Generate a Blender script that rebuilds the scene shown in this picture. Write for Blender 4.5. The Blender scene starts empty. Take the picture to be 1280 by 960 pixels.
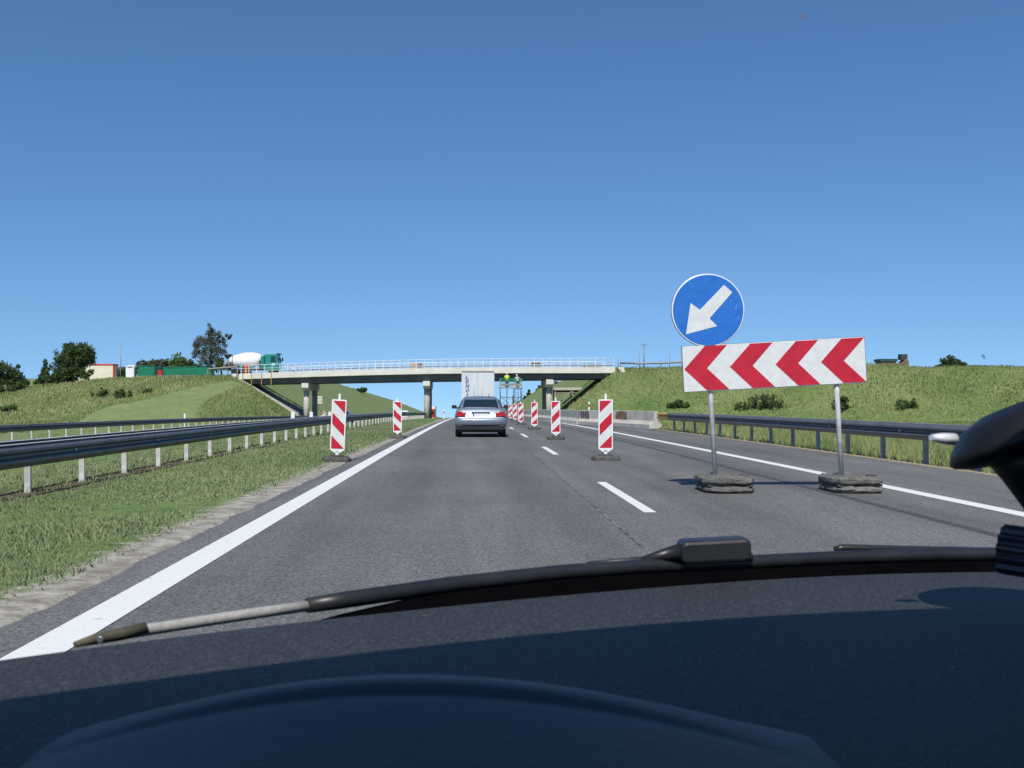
import bpy, math, random
import numpy as np
from mathutils import Vector, Matrix

random.seed(7)
rng = np.random.default_rng(11)
SC = bpy.context.scene
COL = SC.collection
RAD = math.radians

# ------------------------------------------------------------------ camera, sky, sun, exposure
EYE = 1.15
FPX = 1300.0
VX, VY = 590.0, 501.0
cam_d = bpy.data.cameras.new("camera")
cam = bpy.data.objects.new("camera", cam_d)
COL.objects.link(cam)
cam.location = (0, 0, EYE)
cam.rotation_euler = (RAD(90), 0, 0)
cam_d.sensor_width = 36.0
cam_d.lens = 36.0 * FPX / 1280.0
cam_d.shift_x = (640 - VX) / 1280.0
cam_d.shift_y = (VY - 480) / 1280.0
cam_d.clip_start = 0.02
cam_d.clip_end = 6000
SC.camera = cam
cam_d.dof.use_dof = True            # a compact camera's small aperture: only the dashboard goes a little soft
cam_d.dof.focus_distance = 22
cam_d.dof.aperture_fstop = 21

SUN = Vector((-0.13, -0.77, 1.0)).normalized()
elev = math.asin(SUN.z)
world = bpy.data.worlds.new("World")
SC.world = world
world.use_nodes = True
wn = world.node_tree
bg = wn.nodes["Background"]
sky = wn.nodes.new("ShaderNodeTexSky")
sky.sky_type = 'NISHITA'
sky.sun_disc = False
sky.sun_elevation = elev
sky.sun_rotation = math.atan2(SUN.x, SUN.y) % (2 * math.pi)
sky.air_density = 1.0
sky.dust_density = 0.1
sky.ozone_density = 2.0
sky.altitude = 100
# clear dry summer air: look the sky up a little above the true elevation, and deepen its blue
tcw = wn.nodes.new("ShaderNodeTexCoord")
mpw = wn.nodes.new("ShaderNodeMapping"); mpw.vector_type = 'POINT'
mpw.inputs['Location'].default_value = (0, 0, .125)
wn.links.new(tcw.outputs['Generated'], mpw.inputs['Vector'])
wn.links.new(mpw.outputs[0], sky.inputs['Vector'])
hsw = wn.nodes.new("ShaderNodeHueSaturation"); hsw.inputs['Saturation'].default_value = 1.16
mxw = wn.nodes.new("ShaderNodeMix"); mxw.data_type = 'RGBA'; mxw.blend_type = 'MULTIPLY'; mxw.inputs[0].default_value = 1
mxw.inputs[7].default_value = (.865, .97, 1.07, 1)
wn.links.new(sky.outputs[0], hsw.inputs['Color'])
wn.links.new(hsw.outputs[0], mxw.inputs[6])
wn.links.new(mxw.outputs[2], bg.inputs[0])
bg.inputs[1].default_value = 0.10
sun_d = bpy.data.lights.new("sun", 'SUN')
sun_d.energy = 3.8
sun_d.angle = RAD(0.53)
sun_d.color = (1.0, 0.94, 0.84)
sun = bpy.data.objects.new("sun", sun_d)
COL.objects.link(sun)
sun.rotation_euler = SUN.to_track_quat('Z', 'Y').to_euler()
sun.location = (-20, -60, 80)
vs = SC.view_settings
vs.view_transform = 'Standard'
vs.look = 'None'
vs.exposure = 0.35
vs.gamma = 1.0
vs.use_curve_mapping = False
SC.cycles.max_bounces = 8
SC.cycles.transparent_max_bounces = 12

# ------------------------------------------------------------------ helpers
def at(px, py, d):
    """point at depth d seen at a pixel of the photograph"""
    return Vector(((px - VX) * d / FPX, d, EYE - (py - VY) * d / FPX))

def lerp(a, b, t):
    return a + (b - a) * t

class MB:
    def __init__(self):
        self.v = []; self.f = []; self.m = []; self.sm = []
    def add(self, vs_, fs_, mi=0, smooth=False):
        b = len(self.v)
        self.v.extend([tuple(p) for p in vs_])
        for f in fs_:
            self.f.append(tuple(b + i for i in f)); self.m.append(mi); self.sm.append(smooth)
        return self
    def box(self, c, s, rot=None, mi=0, taper=1.0):
        hx, hy, hz = s[0] / 2, s[1] / 2, s[2] / 2
        p = []
        for z, t in ((-hz, 1.0), (hz, taper)):
            for x, y in ((-hx, -hy), (hx, -hy), (hx, hy), (-hx, hy)):
                q = Vector((x * t, y * t, z))
                if rot is not None: q = rot @ q
                p.append(q + Vector(c))
        return self.add(p, [(3, 2, 1, 0), (4, 5, 6, 7), (0, 1, 5, 4), (1, 2, 6, 5), (2, 3, 7, 6), (3, 0, 4, 7)], mi)
    def rbox(self, c, s, r, rot=None, mi=0, axis='y', seg=3):
        """box with rounded corners in the plane across axis"""
        ax = 'xyz'.index(axis)
        oth = [i for i in range(3) if i != ax]
        a, b = s[oth[0]] / 2, s[oth[1]] / 2
        pr = []
        for cx, cy, a0 in ((a - r, b - r, 0), (-a + r, b - r, 90), (-a + r, -b + r, 180), (a - r, -b + r, 270)):
            for k in range(seg + 1):
                t = RAD(a0 + 90 * k / seg)
                pr.append((cx + r * math.cos(t), cy + r * math.sin(t)))
        n = len(pr); p = []
        for sgn in (-1, 1):
            for u, w in pr:
                q = [0, 0, 0]; q[oth[0]] = u; q[oth[1]] = w; q[ax] = sgn * s[ax] / 2
                q = Vector(q)
                if rot is not None: q = rot @ q
                p.append(q + Vector(c))
        fs = [tuple(range(n))[::-1], tuple(range(n, 2 * n))] + [(i, (i + 1) % n, n + (i + 1) % n, n + i) for i in range(n)]
        return self.add(p, fs, mi)
    def tube(self, pts, rad, n=8, cap=True, mi=0, smooth=True, flat=1.0):
        pts = [Vector(p) for p in pts]
        if not hasattr(rad, '__len__'): rad = [rad] * len(pts)
        vsx = []; up = None
        for i, p in enumerate(pts):
            a = pts[max(i - 1, 0)]; b = pts[min(i + 1, len(pts) - 1)]
            t = (b - a).normalized()
            if up is None:
                up = Vector((0, 0, 1)) if abs(t.z) < .9 else Vector((1, 0, 0))
            s = t.cross(up).normalized(); u = s.cross(t).normalized(); up = u
            for k in range(n):
                an = 2 * math.pi * k / n
                vsx.append(p + s * math.cos(an) * rad[i] + u * math.sin(an) * rad[i] * flat)
        fs = []
        for i in range(len(pts) - 1):
            for k in range(n):
                fs.append((i * n + k, i * n + (k + 1) % n, (i + 1) * n + (k + 1) % n, (i + 1) * n + k))
        self.add(vsx, fs, mi, smooth)
        if cap:
            e = (len(pts) - 1) * n
            self.add(vsx[:n], [tuple(range(n))], mi); self.add(vsx[e:], [tuple(range(n))[::-1]], mi)
        return self
    def cyl(self, c0, c1, r, n=12, mi=0, r2=None):
        return self.tube([c0, c1], [r, r if r2 is None else r2], n, True, mi, True)
    def lathe(self, prof, c=(0, 0, 0), rot=None, n=24, mi=0):
        """prof: (radius, z) list"""
        p = []
        for r, z in prof:
            for k in range(n):
                t = 2 * math.pi * k / n
                q = Vector((r * math.cos(t), r * math.sin(t), z))
                if rot is not None: q = rot @ q
                p.append(q + Vector(c))
        fs = []
        for i in range(len(prof) - 1):
            for k in range(n):
                fs.append((i * n + k, i * n + (k + 1) % n, (i + 1) * n + (k + 1) % n, (i + 1) * n + k))
        self.add(p, fs, mi, True)
        self.add(p[:n], [tuple(range(n))[::-1]], mi); self.add(p[-n:], [tuple(range(n))], mi)
        return self
    def prism(self, poly, a, b, plane='xz', mi=0):
        """closed polygon in a plane, extruded between a and b along the third axis"""
        n = len(poly); p = []
        for e in (a, b):
            for u, w in poly:
                p.append({'xz': (u, e, w), 'xy': (u, w, e), 'yz': (e, u, w)}[plane])
        return self.add(p, [tuple(range(n)), tuple(range(n, 2 * n))[::-1]] + [(i, n + i, n + (i + 1) % n, (i + 1) % n) for i in range(n)], mi)
    def loft(self, rings, mi=0, smooth=True, cap=True, closed=True):
        n = len(rings[0]); p = [q for r in rings for q in r]
        fs = []
        for i in range(len(rings) - 1):
            for k in range(n if closed else n - 1):
                fs.append((i * n + k, i * n + (k + 1) % n, (i + 1) * n + (k + 1) % n, (i + 1) * n + k))
        self.add(p, fs, mi, smooth)
        if cap:
            self.add(rings[0], [tuple(range(n))[::-1]], mi, smooth); self.add(rings[-1], [tuple(range(n))], mi, smooth)
        return self
    def build(self, name, mats, parent=None, fix=True, bevel=0):
        me = bpy.data.meshes.new(name)
        me.from_pydata(self.v, [], self.f)
        for m in (mats if isinstance(mats, (list, tuple)) else [mats]): me.materials.append(m)
        me.polygons.foreach_set('material_index', self.m)
        me.polygons.foreach_set('use_smooth', self.sm)
        if fix:
            import bmesh
            bm = bmesh.new(); bm.from_mesh(me)
            bmesh.ops.remove_doubles(bm, verts=bm.verts, dist=1e-5)
            bmesh.ops.recalc_face_normals(bm, faces=bm.faces)
            bm.to_mesh(me); bm.free()
        me.update()
        o = bpy.data.objects.new(name, me)
        COL.objects.link(o)
        if parent is not None: o.parent = parent
        if bevel:
            mod = o.modifiers.new('bevel', 'BEVEL'); mod.width = bevel; mod.segments = 2; mod.limit_method = 'ANGLE'; mod.angle_limit = RAD(40)
        return o

def npmesh(name, v, f, mats, parent=None, attr=None, smooth=False):
    """v (n,3), f (m,k) numpy"""
    me = bpy.data.meshes.new(name)
    v = np.asarray(v, dtype=np.float32); f = np.asarray(f, dtype=np.int32)
    m, k = f.shape
    me.vertices.add(len(v)); me.vertices.foreach_set('co', v.ravel())
    me.loops.add(m * k); me.loops.foreach_set('vertex_index', f.ravel())
    me.polygons.add(m)
    me.polygons.foreach_set('loop_start', np.arange(0, m * k, k, dtype=np.int32))
    me.polygons.foreach_set('use_smooth', np.full(m, smooth))
    for mm in (mats if isinstance(mats, (list, tuple)) else [mats]): me.materials.append(mm)
    for an, av in (attr or {}).items():
        a = me.attributes.new(an, 'FLOAT', 'POINT'); a.data.foreach_set('value', np.asarray(av, dtype=np.float32))
    me.update(calc_edges=True)
    me.validate()
    o = bpy.data.objects.new(name, me); COL.objects.link(o)
    if parent is not None: o.parent = parent
    return o

def tag(o, label=None, cat=None, group=None, kind=None):
    if label: o['label'] = label
    if cat: o['category'] = cat
    if group: o['group'] = group
    if kind: o['kind'] = kind
    return o

def empty(name, loc=(0, 0, 0), rz=0.0):
    o = bpy.data.objects.new(name, None); COL.objects.link(o)
    o.location = loc; o.rotation_euler = (0, 0, rz); o.empty_display_size = .1
    return o

def kids(o):
    return [c for c in COL.objects if c.parent == o]

def copy_tree(o, parent=None):
    c = o.copy(); COL.objects.link(c); c.parent = parent
    for ch in kids(o): copy_tree(ch, c)
    return c

# ------------------------------------------------------------------ materials
def mat(name, base, rough=.6, metal=0., var=0., scale=8., bump=0., bscale=None, base2=None, rnd=0., detail=5., spec=None, coat=0., coords='Object', contrast=(.35, .65), attr=None, transl=0.):
    m = bpy.data.materials.new(name); m.use_nodes = True
    nt = m.node_tree; N = nt.nodes; L = nt.links
    b = N['Principled BSDF']
    b.inputs['Roughness'].default_value = rough; b.inputs['Metallic'].default_value = metal
    if spec is not None: b.inputs['Specular IOR Level'].default_value = spec
    if coat: b.inputs['Coat Weight'].default_value = coat; b.inputs['Coat Roughness'].default_value = .08
    b.inputs['Base Color'].default_value = (*base, 1)
    tc = N.new('ShaderNodeTexCoord')
    if var or base2:
        no = N.new('ShaderNodeTexNoise'); no.inputs['Scale'].default_value = scale; no.inputs['Detail'].default_value = detail; no.inputs['Roughness'].default_value = .65
        L.new(tc.outputs[coords], no.inputs['Vector'])
        rp = N.new('ShaderNodeValToRGB'); L.new(no.outputs['Fac'], rp.inputs['Fac'])
        e = rp.color_ramp.elements
        e[0].position, e[1].position = contrast
        if base2: e[0].color = (*base, 1); e[1].color = (*base2, 1)
        else:
            e[0].color = (*[c * (1 - var) for c in base], 1); e[1].color = (*[min(1, c * (1 + var)) for c in base], 1)
        src = rp.outputs['Color']
    else: src = None
    if attr:
        a = N.new('ShaderNodeAttribute'); a.attribute_name = attr
        r2 = N.new('ShaderNodeValToRGB'); L.new(a.outputs['Fac'], r2.inputs['Fac'])
        r2.color_ramp.elements[0].color = (*base, 1); r2.color_ramp.elements[1].color = (*(base2 or base), 1)
        src = r2.outputs['Color']
    if rnd:
        oi = N.new('ShaderNodeObjectInfo'); mr = N.new('ShaderNodeMapRange'); L.new(oi.outputs['Random'], mr.inputs['Value'])
        mr.inputs['To Min'].default_value = 1 - rnd; mr.inputs['To Max'].default_value = 1 + rnd
        mx = N.new('ShaderNodeMix'); mx.data_type = 'RGBA'; mx.blend_type = 'MULTIPLY'; mx.inputs[0].default_value = 1
        if src is not None: L.new(src, mx.inputs[6])
        else: mx.inputs[6].default_value = (*base, 1)
        L.new(mr.outputs[0], mx.inputs[7]); src = mx.outputs[2]
    if src is not None: L.new(src, b.inputs['Base Color'])
    if bump:
        n2 = N.new('ShaderNodeTexNoise'); n2.inputs['Scale'].default_value = bscale or scale * 3; n2.inputs['Detail'].default_value = 4
        L.new(tc.outputs[coords], n2.inputs['Vector'])
        bp = N.new('ShaderNodeBump'); bp.inputs['Strength'].default_value = min(1, bump); bp.inputs['Distance'].default_value = .02
        L.new(n2.outputs['Fac'], bp.inputs['Height']); L.new(bp.outputs['Normal'], b.inputs['Normal'])
    if transl:
        t = N.new('ShaderNodeBsdfTranslucent'); ms = N.new('ShaderNodeMixShader'); ms.inputs[0].default_value = transl
        if src is not None: L.new(src, t.inputs['Color'])
        else: t.inputs['Color'].default_value = (*base, 1)
        L.new(b.outputs[0], ms.inputs[1]); L.new(t.outputs[0], ms.inputs[2]); L.new(ms.outputs[0], N['Material Output'].inputs['Surface'])
    return m

def soft_normals(m):
    """thin blades shade like the turf they make up: lean their normals upward"""
    N = m.node_tree.nodes; L = m.node_tree.links
    g = N.new('ShaderNodeNewGeometry')
    va = N.new('ShaderNodeVectorMath'); va.operation = 'MULTIPLY_ADD'; L.new(g.outputs['Normal'], va.inputs[0]); va.inputs[1].default_value = (.45, .45, .45); va.inputs[2].default_value = (0, 0, 1)
    vn_ = N.new('ShaderNodeVectorMath'); vn_.operation = 'NORMALIZE'; L.new(va.outputs[0], vn_.inputs[0])
    L.new(vn_.outputs[0], N['Principled BSDF'].inputs['Normal'])
    return m

def asphalt_mat():
    m = bpy.data.materials.new('asphalt'); m.use_nodes = True
    nt = m.node_tree; N = nt.nodes; L = nt.links; b = N['Principled BSDF']
    tc = N.new('ShaderNodeTexCoord')
    def noise(sc, det, vec=None, rough=.6):
        n = N.new('ShaderNodeTexNoise'); n.inputs['Scale'].default_value = sc; n.inputs['Detail'].default_value = det; n.inputs['Roughness'].default_value = rough
        L.new(vec or tc.outputs['Object'], n.inputs['Vector']); return n
    def ramp(src, p0, c0, p1, c1):
        r = N.new('ShaderNodeValToRGB'); L.new(src, r.inputs['Fac']); e = r.color_ramp.elements
        e[0].position = p0; e[0].color = (*c0, 1); e[1].position = p1; e[1].color = (*c1, 1); return r
    def mul(a, c):
        x = N.new('ShaderNodeMix'); x.data_type = 'RGBA'; x.blend_type = 'MULTIPLY'; x.inputs[0].default_value = 1
        L.new(a, x.inputs[6]); L.new(c, x.inputs[7]); return x.outputs[2]
    mp = N.new('ShaderNodeMapping'); mp.inputs['Scale'].default_value = (1.0, .06, 1); L.new(tc.outputs['Object'], mp.inputs['Vector'])
    vo = N.new('ShaderNodeTexVoronoi'); vo.inputs['Scale'].default_value = 75; L.new(tc.outputs['Object'], vo.inputs['Vector'])
    grains = ramp(vo.outputs['Color'], .1, (.078, .078, .076), .95, (.216, .214, .205))
    fine = ramp(noise(35, 5).outputs['Fac'], .3, (.72,) * 3, .7, (1.22,) * 3)
    streak = ramp(noise(1.6, 5, mp.outputs[0]).outputs['Fac'], .32, (.82,) * 3, .66, (1.13,) * 3)
    patch = ramp(noise(.35, 5).outputs['Fac'], .35, (.9,) * 3, .68, (1.1,) * 3)
    # polished wheel tracks: a slow wave across the lanes
    sx_ = N.new('ShaderNodeSeparateXYZ'); L.new(tc.outputs['Object'], sx_.inputs[0])
    wv = N.new('ShaderNodeMath'); wv.operation = 'MULTIPLY_ADD'; L.new(sx_.outputs['X'], wv.inputs[0]); wv.inputs[1].default_value = 2 * math.pi / 1.88; wv.inputs[2].default_value = .2
    cs_ = N.new('ShaderNodeMath'); cs_.operation = 'COSINE'; L.new(wv.outputs[0], cs_.inputs[0])
    m01 = N.new('ShaderNodeMath'); m01.operation = 'MULTIPLY_ADD'; L.new(cs_.outputs[0], m01.inputs[0]); m01.inputs[1].default_value = .5; m01.inputs[2].default_value = .5
    track = ramp(m01.outputs[0], .15, (.93,) * 3, .9, (1.07,) * 3)
    spots = ramp(noise(2.1, 7, None, .75).outputs['Fac'], .27, (.55,) * 3, .36, (1.0,) * 3)
    c = mul(mul(mul(grains.outputs[0], fine.outputs[0]), streak.outputs[0]), mul(patch.outputs[0], mul(track.outputs[0], spots.outputs[0])))
    L.new(c, b.inputs['Base Color']); b.inputs['Roughness'].default_value = .85
    b.inputs['Specular IOR Level'].default_value = .3
    bp = N.new('ShaderNodeBump'); bp.inputs['Strength'].default_value = .55; bp.inputs['Distance'].default_value = .006
    L.new(vo.outputs['Distance'], bp.inputs['Height']); L.new(bp.outputs[0], b.inputs['Normal'])
    return m

def ground_mat():
    m = bpy.data.materials.new('meadow_ground'); m.use_nodes = True
    nt = m.node_tree; N = nt.nodes; L = nt.links; b = N['Principled BSDF']
    tc = N.new('ShaderNodeTexCoord')
    def noise(sc, det):
        n = N.new('ShaderNodeTexNoise'); n.inputs['Scale'].default_value = sc; n.inputs['Detail'].default_value = det; n.inputs['Roughness'].default_value = .65
        L.new(tc.outputs['Object'], n.inputs['Vector']); return n
    def ramp(src, els):
        r = N.new('ShaderNodeValToRGB'); L.new(src, r.inputs['Fac']); e = r.color_ramp.elements
        while len(e) < len(els): e.new(.5)
        for q, (p, c) in zip(e, els): q.position = p; q.color = (*c, 1)
        return r
    def mix(f, a, c, bt='MIX'):
        x = N.new('ShaderNodeMix'); x.data_type = 'RGBA'; x.blend_type = bt
        if isinstance(f, float): x.inputs[0].default_value = f
        else: L.new(f, x.inputs[0])
        L.new(a, x.inputs[6]); L.new(c, x.inputs[7]); return x.outputs[2]
    big = ramp(noise(.11, 6).outputs['Fac'], [(.3, (.085, .150, .042)), (.5, (.130, .195, .062)), (.7, (.215, .240, .100))])
    fine = ramp(noise(2.2, 6).outputs['Fac'], [(.25, (.6,) * 3), (.75, (1.35,) * 3)])
    tall = mix(1.0, big.outputs[0], fine.outputs[0], 'MULTIPLY')
    mown = ramp(noise(.8, 6).outputs['Fac'], [(.3, (.140, .200, .075)), (.55, (.185, .235, .095)), (.75, (.260, .285, .140))])
    soil = ramp(noise(5., 8).outputs['Fac'], [(.28, (.17, .145, .11)), (.5, (.33, .305, .255)), (.72, (.52, .495, .44))])
    dirt = ramp(noise(3., 8).outputs['Fac'], [(.3, (.075, .055, .038)), (.7, (.15, .115, .08))])
    def at_(nm):
        a = N.new('ShaderNodeAttribute'); a.attribute_name = nm; return a.outputs['Fac']
    # ragged borders between the covers
    def rag(nm, sc=6., amt=.55):
        ad = N.new('ShaderNodeMath'); ad.operation = 'MULTIPLY_ADD'; L.new(noise(sc, 6).outputs['Fac'], ad.inputs[0]); ad.inputs[1].default_value = amt * 2
        sb = N.new('ShaderNodeMath'); sb.operation = 'SUBTRACT'; L.new(at_(nm), sb.inputs[0]); sb.inputs[1].default_value = amt
        L.new(sb.outputs[0], ad.inputs[2])
        r = ramp(ad.outputs[0], [(.42, (0, 0, 0)), (.58, (1, 1, 1))]); return r.outputs[0]
    c = mix(rag('mown', .8, .2), tall, mown.outputs[0])
    c = mix(rag('dirt', 2.5, .5), c, dirt.outputs[0])
    c = mix(rag('soil', 5., .45), c, soil.outputs[0])
    L.new(c, b.inputs['Base Color']); b.inputs['Roughness'].default_value = .95; b.inputs['Specular IOR Level'].default_value = .15
    bp = N.new('ShaderNodeBump'); bp.inputs['Strength'].default_value = .8; bp.inputs['Distance'].default_value = .06
    L.new(noise(9., 6).outputs['Fac'], bp.inputs['Height']); L.new(bp.outputs[0], b.inputs['Normal'])
    return m

M = {}
M['asphalt'] = asphalt_mat()
M['ground'] = ground_mat()
M['paint'] = mat('road_paint', (.36, .36, .35), .75, base2=(.72, .72, .69), scale=16, contrast=(.22, .42), bump=.3, bscale=120, detail=9)
M['tar'] = mat('tar_seam', (.045, .046, .048), .7, base2=(.085, .085, .085), scale=9)
M['seam'] = mat('joint_seam', (.05, .05, .05), .8, base2=(.20, .19, .175), scale=4, contrast=(.4, .6))
M['sandedge'] = mat('sandy_kerb', (.30, .22, .13), .9, base2=(.42, .33, .21), scale=6, bump=.4)
M['steel'] = mat('galvanised_steel', (.30, .32, .34), .42, .75, var=.25, scale=3, rnd=.08)
M['railsteel'] = mat('weathered_rail_steel', (.105, .112, .122), .5, .4, base2=(.175, .183, .192), scale=2.5, contrast=(.3, .7))
M['railedge'] = mat('sunlit_rail_edge', (.62, .63, .62), .45, .1, var=.15, scale=4)  # sunlight on the beam's top edge put into a pale colour; bolts share it
M['dullpost'] = mat('dull_post', (.26, .262, .26), .65, .2, var=.25, scale=6, rnd=.12)
M['post'] = mat('galvanised_post', (.50, .50, .485), .65, 0., var=.25, scale=6, rnd=.12)
M['yellow'] = mat('yellow_paint', (.46, .32, .06), .5, var=.2, scale=6)
M['concrete'] = mat('concrete', (.52, .49, .43), .85, base2=(.38, .36, .31), scale=1.6, bump=.25, bscale=18, rnd=.13)
M['concrete_light'] = mat('light_concrete', (.74, .71, .62), .85, base2=(.62, .60, .52), scale=.8, bump=.15, bscale=9)
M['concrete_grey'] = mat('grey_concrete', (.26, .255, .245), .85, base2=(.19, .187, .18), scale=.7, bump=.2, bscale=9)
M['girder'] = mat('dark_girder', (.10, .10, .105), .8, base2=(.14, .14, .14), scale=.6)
M['foot'] = mat('barrier_foot', (.55, .53, .48), .85, base2=(.40, .38, .33), scale=3, rnd=.1)
M['rust'] = mat('rust_stain', (.16, .09, .045), .9, base2=(.28, .2, .12), scale=3)
M['darkbar'] = mat('dark_bar', (.055, .05, .045), .8, var=.3, scale=5)
M['white'] = mat('white_sheet', (.80, .80, .79), .45, var=.05, scale=4)
M['whitepaint'] = mat('white_rail_paint', (.62, .64, .66), .45, var=.05, scale=2)
M['red'] = mat('red_sheet', (.50, .012, .030), .4, var=.12, scale=5)
M['blue'] = mat('blue_sheet', (.013, .135, .50), .45, base2=(.020, .160, .54), scale=6)
M['scratch'] = mat('pale_scratch', (.16, .32, .58), .6, var=.3, scale=40)
M['dirtywhite'] = mat('reflective_white', (.74, .74, .72), .4, base2=(.60, .60, .58), scale=9, contrast=(.3, .75))
M['rubber'] = mat('recycled_rubber', (.055, .053, .05), .9, base2=(.115, .11, .10), scale=14, bump=.6, bscale=60, rnd=.2)
M['rubberdust'] = mat('dusty_rubber', (.085, .082, .076), .95, base2=(.20, .19, .17), scale=11, bump=.9, bscale=38, rnd=.08)
M['tyre'] = mat('tyre_rubber', (.018, .018, .019), .8, var=.3, scale=20)
M['silver'] = mat('silver_paint', (.22, .255, .315), .40, .4, var=.03, scale=2, coat=.3)
M['carglass'] = mat('car_glass', (.012, .022, .026), .06, spec=.8, var=.1, scale=1)
M['blackplastic'] = mat('black_plastic', (.016, .016, .017), .5, var=.2, scale=12)
M['redlamp'] = mat('red_lamp', (.42, .008, .012), .15, var=.2, scale=30, coat=.5)
M['rim'] = mat('alloy_rim', (.4, .41, .42), .3, .8, var=.1, scale=8)
M['trailer'] = mat('trailer_white', (.62, .635, .65), .4, var=.05, scale=.8)
M['letter'] = mat('blue_letter', (.015, .06, .30), .5, var=.1, scale=5)
M['grey'] = mat('grey_metal', (.22, .23, .24), .5, .3, var=.15, scale=4)
M['green'] = mat('green_steel', (.012, .19, .105), .5, var=.15, scale=1.2)
M['cabgreen'] = mat('green_cab_paint', (.008, .20, .155), .35, var=.08, scale=1.5, coat=.4)
M['redbox'] = mat('red_paint', (.55, .02, .02), .5, var=.1, scale=2)
M['cream'] = mat('cream_wall', (.72, .66, .52), .7, var=.08, scale=1)
M['redtrim'] = mat('red_trim', (.62, .06, .05), .6, var=.1, scale=2)
M['brown'] = mat('brown_wood', (.17, .11, .065), .8, var=.3, scale=4)
M['greywood'] = mat('grey_timber', (.27, .245, .21), .85, var=.25, scale=5)
M['skin'] = mat('skin', (.45, .26, .18), .6, var=.1, scale=20)
M['darkgreen'] = mat('dark_green_roof', (.015, .07, .05), .6, var=.15, scale=2)
M['hiyellow'] = mat('yellow_vest', (.50, .62, .04), .7, var=.1, scale=9)
M['hiorange'] = mat('orange_vest', (.85, .17, .03), .7, var=.1, scale=9)
M['trouser'] = mat('dark_trousers', (.04, .045, .06), .8, var=.2, scale=9)
M['helmet'] = mat('white_helmet', (.75, .75, .73), .4, var=.05, scale=9)
M['greyshirt'] = mat('grey_shirt', (.55, .55, .55), .8, var=.1, scale=9)
M['bark'] = mat('bark', (.075, .058, .042), .9, base2=(.15, .12, .09), scale=6, bump=.6)
M['leafdark'] = mat('dark_leaves', (.042, .076, .026), .6, attr='tone', base2=(.120, .175, .060), transl=.35, spec=.25)
M['leafgreen'] = mat('green_leaves', (.065, .125, .030), .6, attr='tone', base2=(.165, .240, .070), transl=.35, spec=.25)
M['leafgrey'] = mat('greygreen_leaves', (.065, .085, .060), .6, attr='tone', base2=(.160, .180, .135), transl=.2, spec=.25)
M['blade'] = mat('grass_blades', (.115, .185, .075), .75, attr='tone', base2=(.310, .365, .200), transl=.15, spec=.12)
M['bladedry'] = mat('tall_grass_blades', (.125, .190, .062), .8, attr='tone', base2=(.330, .350, .160), transl=.15, spec=.12)

soft_normals(M['blade']); soft_normals(M['bladedry'])
# ------------------------------------------------------------------ terrain
KC = 5.67e-5
YS = np.unique(np.concatenate([np.arange(-60, 0, 4.), np.arange(0, 60, .8), np.arange(60, 176, 1.6), np.arange(176, 420, 4.), np.arange(420, 900, 20.), np.arange(900, 3001, 150.)]))
def G0(y):
    y = np.asarray(y, dtype=float)
    return np.where(y < 0, 0, np.where(y < 200, -KC * y * y, -KC * 40000 - 2 * KC * 200 * (y - 200)))
GS = G0(YS)
def G(y): return np.interp(y, YS, GS)
def Yb(x): return 131 - .2 * (x + 6)

def vnoise(x, y, seed=0):
    """cheap smooth value noise"""
    xi = np.floor(x).astype(np.int64); yi = np.floor(y).astype(np.int64)
    fx = x - xi; fy = y - yi
    fx = fx * fx * (3 - 2 * fx); fy = fy * fy * (3 - 2 * fy)
    def h(a, b):
        n = (a * 374761393 + b * 668265263 + seed * 974634777) & 0xffffffff
        n = ((n ^ (n >> 13)) * 1274126177) & 0xffffffff
        return ((n ^ (n >> 16)) & 0xffff) / 65535.0
    return (h(xi, yi) * (1 - fx) + h(xi + 1, yi) * fx) * (1 - fy) + (h(xi, yi + 1) * (1 - fx) + h(xi + 1, yi + 1) * fx) * fy

def terrain(x, y):
    x = np.asarray(x, dtype=float); y = np.asarray(y, dtype=float)
    g = G(y)
    # local cross-section near the road
    loc = np.interp(x, [-900, -60, -24, -19.3, -18.6, -13.4, -12.8, -7.2, -5.2, -2.95, -2.45, -2.3, 8.0, 8.1, 8.7, 11, 14, 40, 900],
                    [-.3, -.5, -.52, -.46, -.68, -.68, -.50, -.16, -.06, -.015, -.012, -.10, -.10, -.012, -.05, -.45, -.7, -.6, .0])
    base = g + loc
    yb = Yb(np.clip(x, -75, 75))
    # left: ramp embankment in front, plateau and cutting behind
    plL = np.interp(y, [100, 140, 190, 260, 330, 600, 900, 3000], [4.0, 4.15, 5.1, 6.5, 6.6, 0, -12, -60])
    edge = np.interp(x, [-120, -75, -62, -48, -41, -31], [-2.6, -2.2, -1.4, -.05, .28, .33])
    fL = plL + np.where(y < 175, edge, np.interp(y, [175, 200], [1, 0]) * edge)
    frontL = plL + edge - .20 * (yb - y) - .0
    left = np.where(y < yb, np.minimum(fL, frontL), fL)
    left = np.minimum(left, g + .60 * (-x - 22.3))
    # right
    plR = np.interp(y, [100, 150, 260, 360, 560, 900, 3000], [5.05, 5.1, 6.0, 6.4, 0, -12, -60])
    frontR = plR - .42 * (yb + .5 - y)
    right = np.where(y < yb + .5, np.minimum(plR, frontR), plR)
    right = np.minimum(right, g + .85 * (x - 10.6))
    h = np.where(x < 0, np.maximum(base, left), np.maximum(base, right))
    rough = np.clip((h - base) / 1.0, 0, 1)
    off = np.clip((np.abs(x + .0) - 11) / 6, 0, 1)
    n = (vnoise(x / 3.1, y / 3.1, 1) - .5) * .30 + (vnoise(x / 9., y / 9., 2) - .5) * .45
    return h + n * np.maximum(rough * .9, off * .25)

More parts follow.
